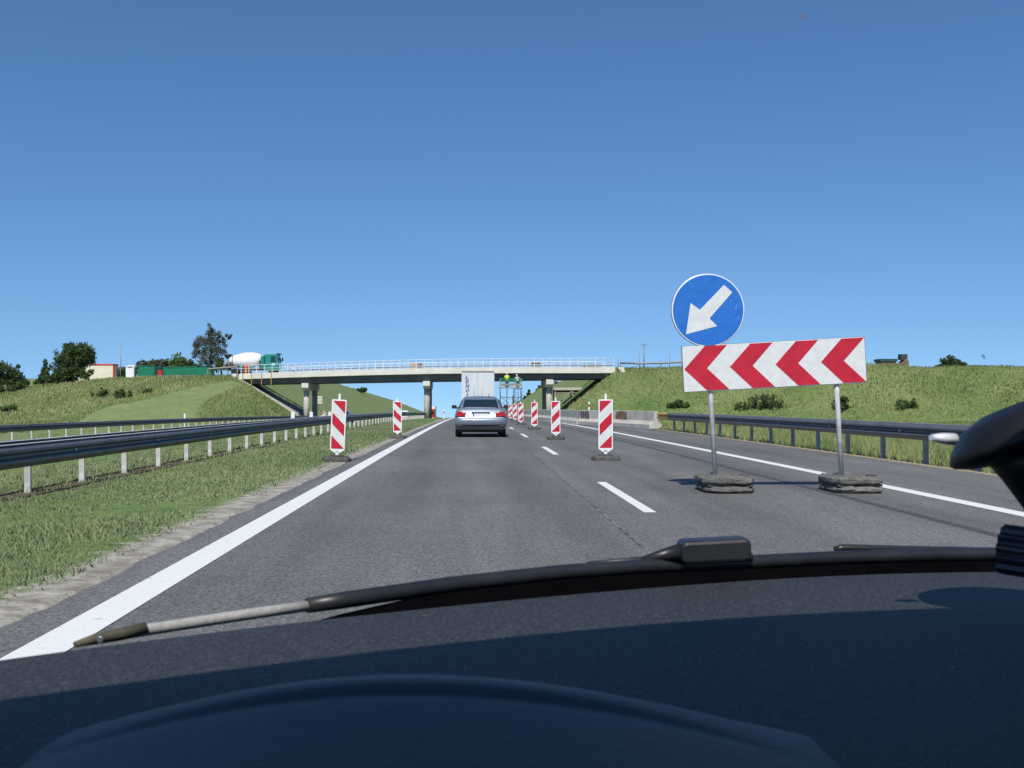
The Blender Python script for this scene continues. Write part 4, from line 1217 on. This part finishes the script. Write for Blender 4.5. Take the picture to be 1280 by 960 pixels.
# things on the deck
def deck_thing(name, label, cat, px, d, w, h, m, dz=0.0, depth=.6):
    x = (px - VX) / FPX * d
    r = tag(empty(name, (x, Yb(x) + d - 131 + 0, float(topz(x)) - .16 + dz)), label, cat)
    r.location.y = Yb(x) + 1.6
    MB().rbox((0, 0, h / 2), (w, depth, h), .05).build('body', m, r)
    MB().box((0, 0, h + .02), (w * .9, depth * .9, .04)).build('lid', m, r)
    return r
M['orange'] = mat('orange_board', (.62, .27, .07), .6, var=.15, scale=4)
deck_thing('crate', 'orange crate on the bridge deck above the middle pier', 'crate', 517.5, 132, .85, .85, M['orange'])
deck_thing('crate', 'dark crate next to the orange crate on the bridge deck', 'crate', 525, 132, .48, .85, M['brown'])
deck_thing('crate', 'left one of two brown crates on the bridge deck above the scaffold tower', 'crate', 667.5, 129, .55, .75, M['brown'])
deck_thing('crate', 'right one of two brown crates on the bridge deck above the scaffold tower', 'crate', 673.5, 129, .5, .75, M['brown'])
deck_thing('material_pile', 'grey heap of material behind the railing near the right bridge end', 'pile', 742, 127, 2.2, .55, M['grey'])

# direction sign under the left span
ds = tag(empty('direction_sign', at(396.5, 515, 165)), 'three pale sign panels on posts by the opposite carriageway, beyond the left span', 'sign')
for k in range(3): MB().box((0, 0, 2.35 - .42 * k), (1.65, .05, .30)).build('panel', M['concrete_light'], ds)
for s in (-1, 1): MB().cyl((s * .6, .05, -2.0), (s * .6, .05, 2.5), .04, 8).build('post', M['grey'], ds)
# dark low site barrier on the opposite carriageway
for i, px in enumerate((441, 450)):
    d = 128 + 8 * i
    o = copy_tree(bars[3]); o.location = ((px - VX) / FPX * d, d, float(G(d)) - .56); o.rotation_euler = (0, 0, RAD(60))
    o['label'] = ['concrete barrier element standing askew on the opposite carriageway under the bridge', 'second askew concrete barrier element beyond the left bridge pier'][i]
    o['group'] = 'barrier elements on the opposite carriageway'

# ------------------------------------------------------------------ trees and bushes
def tree(name, label, base, height, blobs, leafm, nleaf, leaf, group=None, trunk_r=.16, seed=1, cat='tree'):
    """blobs: (dx, dy, z, r) of foliage masses relative to the base"""
    rg_ = np.random.default_rng(seed); r_ = random.Random(seed)
    t = tag(empty(name, base), label, cat, group)
    tk = MB()
    tk.tube([(0, 0, -.5), (r_.uniform(-.1, .1), 0, height * .35), (r_.uniform(-.2, .2), .1, height * .62), (r_.uniform(-.2, .2), .1, height * .88)], [trunk_r, trunk_r * .75, trunk_r * .5, trunk_r * .15], 8)
    for bx, by, bz, br_ in blobs:
        z0 = min(bz * .6, height * .6)
        for q in range(2):
            ex = Vector((bx + r_.uniform(-.5, .5) * br_, by + r_.uniform(-.5, .5) * br_, bz + r_.uniform(-.2, .6) * br_))
            tk.tube([(0, 0, z0), Vector((0, 0, z0)).lerp(ex, .5) + Vector((0, 0, .1 * br_)), ex], [trunk_r * .4, trunk_r * .25, trunk_r * .06], 6)
    tk.build('trunk', M['bark'], t, fix=False)
    P = []; T = []
    tot = sum(b[3] ** 2 for b in blobs)
    for bx, by, bz, br_ in blobs:
        n = int(nleaf * br_ ** 2 / tot)
        nc = max(6, int(14 * br_ / .8))
        d = rg_.normal(size=(nc, 3)); d /= np.linalg.norm(d, axis=1)[:, None]
        cc = d * br_ * rg_.uniform(.35, 1.05, nc)[:, None] * [1, 1, .9]
        ci = rg_.integers(0, nc, n)
        q = cc[ci] + rg_.normal(size=(n, 3)) * br_ * .17
        P.append(q + [bx, by, bz]); T.append(np.clip(rg_.uniform(0, 1, nc)[ci] * .7 + rg_.uniform(0, .4, n), 0, 1))
    P = np.concatenate(P); T = np.concatenate(T); n = len(P)
    k = P[:, 2] > .02; P, T = P[k], T[k]; n = len(P)
    a = rg_.normal(size=(n, 3)); a /= np.linalg.norm(a, axis=1)[:, None]
    b = np.cross(a, rg_.normal(size=(n, 3))); b /= np.linalg.norm(b, axis=1)[:, None]
    s = leaf * rg_.uniform(.6, 1.4, n)[:, None]
    v = np.stack([P - a * s, P + b * s * .55, P + a * s, P - b * s * .55], 1).reshape(-1, 3)
    npmesh('crown', v, np.arange(4 * n).reshape(-1, 4), leafm, t, {'tone': np.repeat(T, 4)})
    return t
def px_blobs(px0, d, base_py, lst):
    """blob list given in photo pixels"""
    m = d / FPX
    return [((x - px0) * m, random.uniform(-.4, .4) * r * m, (base_py - y) * m, r * m) for x, y, r in lst]
def tree_at(name, label, px, base_py, d, top_py, lst, leafm, nleaf, leaf, **k):
    p = at(px, base_py, d)
    return tree(name, label, p, (base_py - top_py) * d / FPX, px_blobs(px, d, base_py, lst), leafm, nleaf, leaf, **k)
tree_at('round_tree', 'broad round dark green tree in front of the cream cabin', 92, 482, 155, 426,
        [(95, 440, 12), (80, 452, 12), (106, 446, 12), (75, 466, 11), (90, 462, 14), (112, 440, 9), (88, 472, 9), (68, 473, 8), (103, 434, 8), (86, 438, 9), (104, 468, 5), (94, 452, 14), (78, 460, 12), (111, 449, 8), (98, 446, 12)], M['leafdark'], 17000, .16, seed=3, trunk_r=.25)
tree_at('birch_tree', 'tall sparse grey green tree beside the concrete mixer', 264, 464, 158, 401,
        [(262, 406, 3), (264, 413, 6), (257, 420, 9), (271, 420, 8), (249, 427, 8), (262, 430, 12), (278, 429, 7), (285, 421, 5), (251, 439, 9), (268, 441, 11), (258, 450, 10), (276, 438, 7), (244, 431, 5), (271, 453, 8), (243, 446, 3), (248, 456, 3)], M['leafgrey'], 9000, .115, seed=5, trunk_r=.15)
tree_at('bush', 'dark bush at the edge of the frame left of the pointed conifer', 8, 493, 140, 452, [(6, 465, 12), (16, 470, 11), (4, 480, 11), (20, 482, 10), (-8, 468, 12)], M['leafdark'], 5200, .15, seed=6, cat='bush')
tree_at('conifer', 'small pointed conifer left of the round tree', 57, 486, 148, 444, [(57, 450, 3), (57, 458, 5), (56, 466, 7), (55, 475, 9), (48, 478, 7), (62, 476, 8)], M['leafdark'], 4200, .14, seed=7)
tree_at('conifer', 'small conifer between the edge bush and the pointed conifer', 23, 488, 150, 453, [(23, 458, 3), (23, 466, 4), (25, 474, 6), (30, 480, 6)], M['leafdark'], 2600, .13, seed=8)
tree_at('bush', 'light green bush in front of the cream cabin wall', 108, 482, 150, 462, [(105, 468, 6), (113, 466, 5), (108, 476, 5)], M['leafgreen'], 1500, .13, seed=9, cat='bush')
tree_at('bush', 'dark bush between the cream cabin and the white toilet', 153.5, 476, 185, 458, [(153, 464, 5), (152, 471, 5), (156, 468, 4)], M['leafdark'], 1300, .16, seed=10, cat='bush')
bt = ['grey green tree top behind the bright green container, left of three', 'rounded tree top behind the gap between the green containers', 'low tree top above the long container row', 'bright green tree top behind the long green containers', 'dark tree top between the bright green one and the tall tree']
for i, (px, py, r, m) in enumerate([(178, 456, 7, 'leafgrey'), (191, 454, 7, 'leafdark'), (205, 455, 7, 'leafgrey'), (222, 451, 9, 'leafgreen'), (237, 456, 7, 'leafdark')]):
    tree_at('tree', bt[i], px, 474, 215, py - r, [(px, py, r), (px - r * .7, py + 3, r * .8), (px + r * .7, py + 3, r * .8), (px, py + 9, r)], M[m], 2000, .25, seed=20 + i, group='tree tops behind the containers', trunk_r=.2)
tree_at('bush', 'dark shrub beside the mixer hopper', 277, 466, 153, 444, [(276, 452, 6), (279, 459, 6), (272, 460, 5)], M['leafdark'], 1700, .13, seed=31, cat='bush')
tree_at('tree', 'rounded tree on the skyline above the right embankment', 1188, 462, 165, 446, [(1186, 451, 7), (1180, 454, 6), (1196, 454, 6), (1203, 456, 5), (1173, 458, 4)], M['leafdark'], 3000, .17, seed=33)
tree_at('tree', 'dark conifer on the far cutting slope left of the right pier', 660, 499, 430, 486, [(661, 489, 2), (661, 493, 3), (657, 497, 3)], M['leafdark'], 900, .35, seed=34, trunk_r=.25)
tree_at('tree', 'dark tree high on the far cutting beside the right pier', 675, 492, 400, 481, [(675, 485, 3), (672, 488, 3), (679, 484, 3)], M['leafdark'], 900, .35, seed=35, trunk_r=.25)
def slope_bush(label, px, py, d, r, m, seed, lst=None):
    # find where the sight line meets the terrain
    for dd in np.arange(45, 420, .5):
        p = at(px, py, dd)
        if p.z <= float(terrain(p.x, p.y)): break
    rr = r * dd / FPX
    base = (p.x, p.y, float(terrain(p.x, p.y)) - .05)
    rb_ = random.Random(seed)
    bl = [(rb_.uniform(-1.1, 1.1) * rr, rb_.uniform(-.5, .5) * rr, rr * rb_.uniform(.25, 1.0), rr * rb_.uniform(.28, .6)) for _ in range(9)]
    if lst: bl = [(a * rr, 0, b * rr, c * rr) for a, b, c in lst]
    tree('bush', label, base, rr * 1.5, bl, M[m], int(300 + 130 * r), .07 * dd / 80, seed=seed, cat='bush', trunk_r=.06)
slope_bush('dark compact bush on the right slope left of the chevron board', 843, 511, 0, 8, 'leafdark', 41)
slope_bush('small green bush right beside the dark compact one on the right slope', 855, 511, 0, 6, 'leafgreen', 42)
slope_bush('broad dark bush on the right slope between the chevron board poles', 957, 512, 0, 16, 'leafdark', 43, [(-.2, .75, .7), (.5, .7, .7), (-.9, .5, .5), (-1.6, .35, .4), (1.1, .5, .45), (-2.1, .25, .35)])
slope_bush('dark bush behind the right pole of the chevron board', 1058, 513, 0, 14, 'leafdark', 44)
slope_bush('wide flat light green bush on the right slope below the hut', 1133, 512, 0, 10, 'leafgreen', 46)
slope_bush('green bush on the left slope below the white toilet', 152, 498, 0, 9, 'leafgreen', 51)
slope_bush('green bush on the left slope below the cream cabin', 124, 497, 0, 8, 'leafgreen', 52)
slope_bush('rounded bush on the left slope below the short green container', 182, 492, 0, 6, 'leafgreen', 53)
slope_bush('low bush on the left slope at the lower left edge of the meadow', 12, 516, 0, 8, 'leafgreen', 55)
slope_bush('dark shrub high on the far cutting under the left span', 443, 484, 0, 5, 'leafdark', 56)
slope_bush('second dark shrub lower on the far cutting under the left span', 451, 491, 0, 5, 'leafdark', 57)

# ------------------------------------------------------------------ own car: dashboard, wipers, windscreen, roof
CX = .42
ed = [(0, 824), (100, 812), (200, 798), (300, 785), (385, 775), (500, 763), (640, 751), (770, 738), (900, 726), (1080, 719), (1280, 714)]
fx = np.array([(a - VX) * .2 / (b - VY) for a, b in ed] + [-.55, .85, 1.05, 1.3]); fy = np.array([.2 * FPX / (b - VY) + .006 for a, b in ed] + [.64, 1.19, 1.10, .90])
PF = np.polyfit(fx, fy, 6)
def F(x): return float(np.polyval(PF, x))
rx = np.array([-.50, -.38, -.22, -.055, .165, .41, .65, .9, 1.25]); ry = np.array([.20, .285, .372, .450, .540, .585, .58, .52, .33])
PR = np.polyfit(rx, ry, 4)
def FR(x): return float(np.polyval(PR, x))
M['dash'] = mat('dashboard_vinyl', (.019, .022, .028), .6, base2=(.085, .086, .088), scale=300, bump=.5, bscale=420, spec=.4, contrast=(.46, .74), detail=2)
M['hood'] = mat('binnacle_vinyl', (.019, .022, .028), .5, base2=(.026, .029, .036), scale=120, bump=.2, bscale=420, spec=.5)
M['cowl'] = mat('black_cowl', (.0025, .0025, .003), 1., var=.2, scale=20, spec=0.)
M['wiperblack'] = mat('wiper_black', (.012, .013, .015), .40, base2=(.022, .023, .025), scale=18, spec=.5)
M['bluepaint'] = mat('dark_car_paint', (.03, .035, .05), .3, coat=.5, var=.05, scale=3)
M['lining'] = mat('roof_lining', (.30, .30, .29), .9, var=.05, scale=30)
own = tag(empty('car', (0, 0, EYE)), 'own car seen from inside, dark dashboard with instrument hood and black wipers', 'car')
E0 = EYE
xs_ = np.linspace(-.52, 1.28, 121); ts = np.concatenate([np.linspace(0, .03, 9), np.linspace(.045, 1, 60)])
v = []; 
for t in ts:
    for x in xs_:
        f0 = F(x); d = lerp(f0, .44, t)
        e = f0 - d
        z = -.2 - .016 * max(0, 1 - e / .012) ** 2 + .006 * math.sin(min(1, e / .5) * math.pi)
        v.append((x, d, z))
nX = len(xs_); nT = len(ts)
# front face and underside edge
for x in xs_: v.append((x, .42, -.24))
for x in xs_: v.append((x, .46, -.60))
ii = np.arange(nX * (nT + 2)).reshape(nT + 2, nX)
fq = np.stack([ii[:-1, :-1], ii[:-1, 1:], ii[1:, 1:], ii[1:, :-1]], -1).reshape(-1, 4)
dash = npmesh('dashboard', v, fq, M['dash'], own, smooth=True)
# instrument hood
hv = []; prof = [(.085, -.02), (.062, .02), (.045, .45), (.03, .78), (.015, .95), (.0, 1.0), (-.008, .985), (-.013, .94), (-.017, .885), (-.022, .875), (-.030, .91), (-.038, .90), (-.055, .86), (-.09, .76), (-.14, .66), (-.19, .52), (-.2, .2)]
ux = np.linspace(-1, 1, 81)
for dd, p in prof:
    for u in ux:
        x = -.038 + u * (.218 if u < 0 else .238)
        A = .033 * max(0, 1 - u * u) ** 1.0
        dc = .622 - .05 * u * u
        hv.append((x, dc + dd, -.199 + A * p + (.0 if p > .1 else -.01)))
nU = len(ux); ii = np.arange(nU * len(prof)).reshape(len(prof), nU)
fq = np.stack([ii[:-1, :-1], ii[:-1, 1:], ii[1:, 1:], ii[1:, :-1]], -1).reshape(-1, 4)
npmesh('instrument_hood', hv, fq, M['hood'], own, smooth=True)
# cowl trench outside the glass
cw_ = MB(); rings = []
for x in np.linspace(-.55, 1.3, 60):
    f0 = F(x)
    zl = float(np.interp(x, [-.55, -.36, -.25, -.16, -.05, .05, 1.3], [-.36, -.285, -.255, -.231, -.217, -.208, -.207]))
    rings.append([(x, f0 - .002, -.245), (x, f0 + .012, min(-.262, zl - .02)), (x, f0 + .10, min(-.262, zl - .01)), (x, f0 + .13, zl), (x, f0 + .17, zl - .002), (x, f0 + .18, zl - .1), (x, f0 - .002, zl - .1)])
cw_.loft(rings).build('cowl', M['cowl'], own)
# wipers (points read off the photograph, each at its own depth outside the glass)
def cpt(px, py, d): return Vector(((px - VX) * d / FPX, d, -(py - VY) * d / FPX))
light = [(98, 804, .872), (140, 796, .892), (185, 787, .915), (260, 775.5, .95), (330, 765, .985), (392, 756.5, 1.012)]
dark = [(384, 757, 1.008), (430, 750, 1.03), (500, 740, 1.06), (560, 731, 1.09), (640, 722, 1.125), (700, 715.5, 1.15), (800, 708, 1.19), (900, 704.5, 1.225), (1050, 697, 1.265), (1180, 693.5, 1.29), (1300, 693, 1.31), (1450, 697, 1.32), (1620, 708, 1.31)]
wp = MB().tube([cpt(*p) for p in light], [.0025, .004, .0052, .0052, .0052, .0052], 10)
M['wiperlight'] = mat('sunlit_wiper_strip', (.30, .29, .27), .5, base2=(.42, .40, .38), scale=220)  # sunlit left stretch of the wiper, its brightness put into the colour
M['olive'] = mat('olive_tip', (.085, .078, .045), .7, base2=(.05, .048, .03), scale=60)
b1 = MB().tube([cpt(*p) for p in dark], [.0075, .0085, .0085, .0085, .0085, .0085, .0085, .0085, .0085, .0085, .0085, .0085, .007], 12)
wb = b1.build('wiper', M['wiperblack'], own)
wp.build('sunlit_strip', M['wiperlight'], wb)
MB().tube([cpt(93, 806, .868), cpt(118, 799, .880), cpt(150, 793, .897), cpt(182, 785, .912)], [.0025, .0045, .0054, .0054], 10).build('blade_tip', M['olive'], wb)
MB().lathe([(.0035, 0), (.0025, .002)], cpt(132, 795, .882) + Vector((0, -.012, 0)), Matrix.Rotation(RAD(90), 3, 'X'), 10).build('rivet', M['rim'], wb)
ac = cpt(892, 687, 1.20)
MB().rbox(ac, (.080, .034, .026), .007, Matrix.Rotation(RAD(-3), 3, 'Y'), axis='y').build('arm_joint', M['wiperblack'], wb, bevel=.004)
a0, a1, a2 = cpt(853, 690, 1.20), cpt(825, 695, 1.20), cpt(798, 701, 1.20)
MB().tube([a0, a1, a2], [.011, .007, .003], 8).build('arm_wedge', M['wiperblack'], wb)
MB().tube([cpt(735, 705, 1.18), cpt(800, 700, 1.20), cpt(850, 697, 1.21), cpt(940, 697, 1.22)], [.003, .004, .005, .005], 8).build('arm_spring', M['wiperblack'], wb)
w2 = MB().tube([cpt(1043, 687, 1.36), cpt(1052, 685, 1.36), cpt(1160, 686, 1.38), cpt(1300, 688.5, 1.40), cpt(1500, 697, 1.40)], [.004, .005, .0035, .0035, .0035], 8)
w2.build('wiper_arm', M['wiperblack'], own)
M['crumb'] = mat('pale_crumb', (.45, .43, .40), .8, var=.2, scale=300)
rc_ = random.Random(4)
for q in [(830, 816, .0014), (770, 905, .0012), (1120, 800, .0007), (520, 812, .0008), (260, 846, .0007), (960, 792, .0008), (1190, 842, .0008), (690, 806, .0006)]:
    dd_ = .2 * FPX / (q[1] - VY)
    p_ = cpt(q[0], q[1], dd_)
    MB().lathe([(q[2] * .4, 0), (q[2], q[2] * .5), (q[2] * .5, q[2])], (p_.x, p_.y, -.1955), None, 7).build('crumb', M['crumb'], own)
# windscreen: clear pane between the roof edge and the scuttle
gm = bpy.data.materials.new('clear_glass'); gm.use_nodes = True
gn = gm.node_tree; gn.nodes.remove(gn.nodes['Principled BSDF'])
tb = gn.nodes.new('ShaderNodeBsdfTransparent'); tb.inputs['Color'].default_value = (.955, .965, .965, 1)
gn.links.new(tb.outputs[0], gn.nodes['Material Output'].inputs['Surface'])
def wsp(x, t):
    xt = CX + (x - CX) * .88
    a = Vector((x, F(x) + .004, -.205)); b = Vector((xt, FR(xt) + .0, .285))
    p = a.lerp(b, t); bulge = .03 * math.sin(t * math.pi); return p + Vector((0, bulge, bulge * .8))
v = [wsp(x, t) for t in np.linspace(0, 1, 14) for x in np.linspace(-.53, 1.3, 40)]
ii = np.arange(14 * 40).reshape(14, 40)
fq = np.stack([ii[:-1, :-1], ii[:-1, 1:], ii[1:, 1:], ii[1:, :-1]], -1).reshape(-1, 4)
ws = npmesh('windscreen', v, fq, gm, own, smooth=True)
# specks of dried insects on the glass
M['speck'] = mat('insect_speck', (.12, .14, .17), .8, var=.2, scale=300); M['speck'].node_tree.nodes['Principled BSDF'].inputs['Alpha'].default_value = .38
def speck(px, py, w, h):
    ray = Vector(((px - VX) / FPX, 1, -(py - VY) / FPX))
    best = None
    for t in np.linspace(.02, .98, 400):
        lo_, hi_ = -.5, 1.25
        # solve x so that direction ratio x/d matches
        for _ in range(22):
            xm_ = (lo_ + hi_) / 2; p = wsp(xm_, t)
            if p.x / p.y < ray.x: lo_ = xm_
            else: hi_ = xm_
        e = abs(p.z / p.y - ray.z)
        if best is None or e < best[0]: best = (e, p)
    p = best[1]; s = p.y / FPX
    m_ = MB(); m_.lathe([(.2, -.15), (1, -.05), (1, .05), (.2, .15)], (0, 0, 0), None, 9)
    o = m_.build('insect_speck', M['speck'], ws); o.location = p - Vector((0, .002, 0)); o.rotation_euler = (RAD(60), 0, RAD(random.uniform(0, 90)))
    o.scale = (w * s, h * s, .0012)
for q in ((1003, 21, 5.0, 8.0), (1228, 446, 6., 3.5)): speck(*q)
# roof with lining, pillars, doors, rear bulkhead and bonnet: the body that shades the dashboard
def shell(name, rows, m, th, solid=True):
    n = len(rows[0]); p = [q for r in rows for q in r]; k = len(p)
    p2 = [(q[0], q[1], q[2] + th) for q in p]
    f = []
    for i in range(len(rows) - 1):
        for j in range(n - 1):
            a, b_, c_, d_ = i * n + j, i * n + j + 1, (i + 1) * n + j + 1, (i + 1) * n + j
            f += [(a, b_, c_, d_), (k + d_, k + c_, k + b_, k + a)]
    R_ = len(rows)
    edge = [(0 * n + j, 0 * n + j + 1) for j in range(n - 1)] + [((R_ - 1) * n + j + 1, (R_ - 1) * n + j) for j in range(n - 1)] + [((i + 1) * n, i * n) for i in range(R_ - 1)] + [(i * n + n - 1, (i + 1) * n + n - 1) for i in range(R_ - 1)]
    f += [(b_, a, k + a, k + b_) for a, b_ in edge]
    return MB().add(p + p2, f, 0, True).build(name, m, own)
xr_ = [CX + (x - CX) * .88 for x in np.linspace(-.53, 1.3, 30)]
rows = []
for t in np.linspace(0, 1, 10):
    rows.append([(x, lerp(FR(x), -1.7, t), .285 + .05 * math.sin(min(1, t * 1.2) * math.pi) - .10 * ((x - CX) / .8) ** 2 * t) for x in xr_])
shell('roof', rows, M['lining'], .03)
for s, x0 in ((-1, -.53), (1, 1.3)):
    a = wsp(x0, 0); b_ = wsp(x0, 1)
    MB().tube([a + Vector((s * .02, 0, 0)), a.lerp(b_, .5) + Vector((s * .02, .015, .02)), b_ + Vector((s * .02, 0, 0))], .035, 8).build('pillar', M['blackplastic'], own)
    xd = x0 + s * .05
    MB().box((xd, -.45, -.52), (.08, 2.2, .62)).build('door', M['bluepaint'], own)
    MB().tube([(xd, -.7, -.22), (xd - s * .08, -.72, .25)], .04, 8).build('door_pillar', M['blackplastic'], own)
    MB().tube([(xd, -1.5, -.22), (xd - s * .1, -1.68, .25)], .05, 8).build('rear_pillar', M['blackplastic'], own)
    for yy in (1.75, -1.1):
        t_ = MB(); t_.lathe([(.2, -.1), (.30, -.1), (.31, 0), (.30, .1), (.2, .1)], (CX + s * .78, yy, -EYE + .31), Matrix.Rotation(RAD(90), 3, 'Y'), 18); t_.build('wheel', M['tyre'], own)
rows = []
for t in np.linspace(0, 1, 10):
    rows.append([(x, lerp(F(x) + .20, 2.2 - .25 * ((x - CX) / .85) ** 2, t), -.275 - .17 * t - .10 * t * t - .14 * ((x - CX) / .9) ** 2) for x in np.linspace(-.5, 1.3, 24)])
shell('bonnet', rows, M['bluepaint'], -.03)
MB().box((CX, 2.15, -.72), (1.6, .2, .45)).build('front_bumper', M['bluepaint'], own, bevel=.05)
MB().box((CX, -1.7, -.45), (1.7, .1, .7)).build('rear_panel', M['lining'], own)
MB().box((CX, -.2, -.88), (1.7, 3.4, .08)).build('floor_pan', M['blackplastic'], own)

# ------------------------------------------------------------------ phone holder stuck to the windscreen
D = .90
hd = tag(empty('phone_holder', cpt(1290, 535, D) + Vector((0, 0, EYE))), 'black suction phone holder with silver lever stuck to the windscreen', 'phone holder')
hc = cpt(1290, 535, D)
def hp_(px, py, d=D): return cpt(px, py, d) - hc
M['holder'] = mat('holder_black', (.008, .008, .009), .45, var=.2, scale=40, spec=.4)
M['chrome'] = mat('chrome', (.85, .85, .85), .25, .3, var=.05, scale=50)
cup = MB()
mpx = D / FPX
rotc = Matrix.Rotation(RAD(-20), 3, 'Y') @ Matrix.Rotation(RAD(-12), 3, 'X')
cup.lathe([(.05 * mpx * 100, .052 * 100 * mpx * 4.2), (.45 * 100 * mpx, 38 * mpx), (.78 * 100 * mpx, 26 * mpx), (.97 * 100 * mpx, 8 * mpx), (1.03 * 100 * mpx, -4 * mpx), (1.0 * 100 * mpx, -11 * mpx), (.80 * 100 * mpx, -19 * mpx), (.55 * 100 * mpx, -24 * mpx), (.3 * 100 * mpx, -26 * mpx)], hp_(1289, 540), rotc, 40)
cup.build('suction_cup', M['holder'], hd)
MB().tube([hp_(1192, 549, D - .012), hp_(1178, 548, D - .014), hp_(1164, 547, D - .016)], [.0072, .0064, .0036], 10, flat=.75).build('lever', M['chrome'], hd)
MB().tube([hp_(1280, 556), hp_(1290, 588), hp_(1309, 622), hp_(1326, 660), hp_(1340, 720)], [.036, .025, .0214, .02, .02], 14).build('arm', M['holder'], hd)
kn = MB(); pr = []
for k in range(52):
    a = 2 * math.pi * k / 52; rr = (.0212 if k % 4 < 2 else .0184); pr.append((math.cos(a) * rr, math.sin(a) * rr))
kn.prism([(u, w) for u, w in pr], 0, .06, 'yz')
M['knob'] = mat('knob_plastic', (.02, .02, .022), .35, var=.2, scale=60, spec=.6)
ko = kn.build('knob', M['knob'], hd); ko.location = hp_(1253, 686, D - .02); ko.rotation_euler = (0, RAD(4), RAD(-42))
print('SCENE OBJECTS', len(COL.objects))
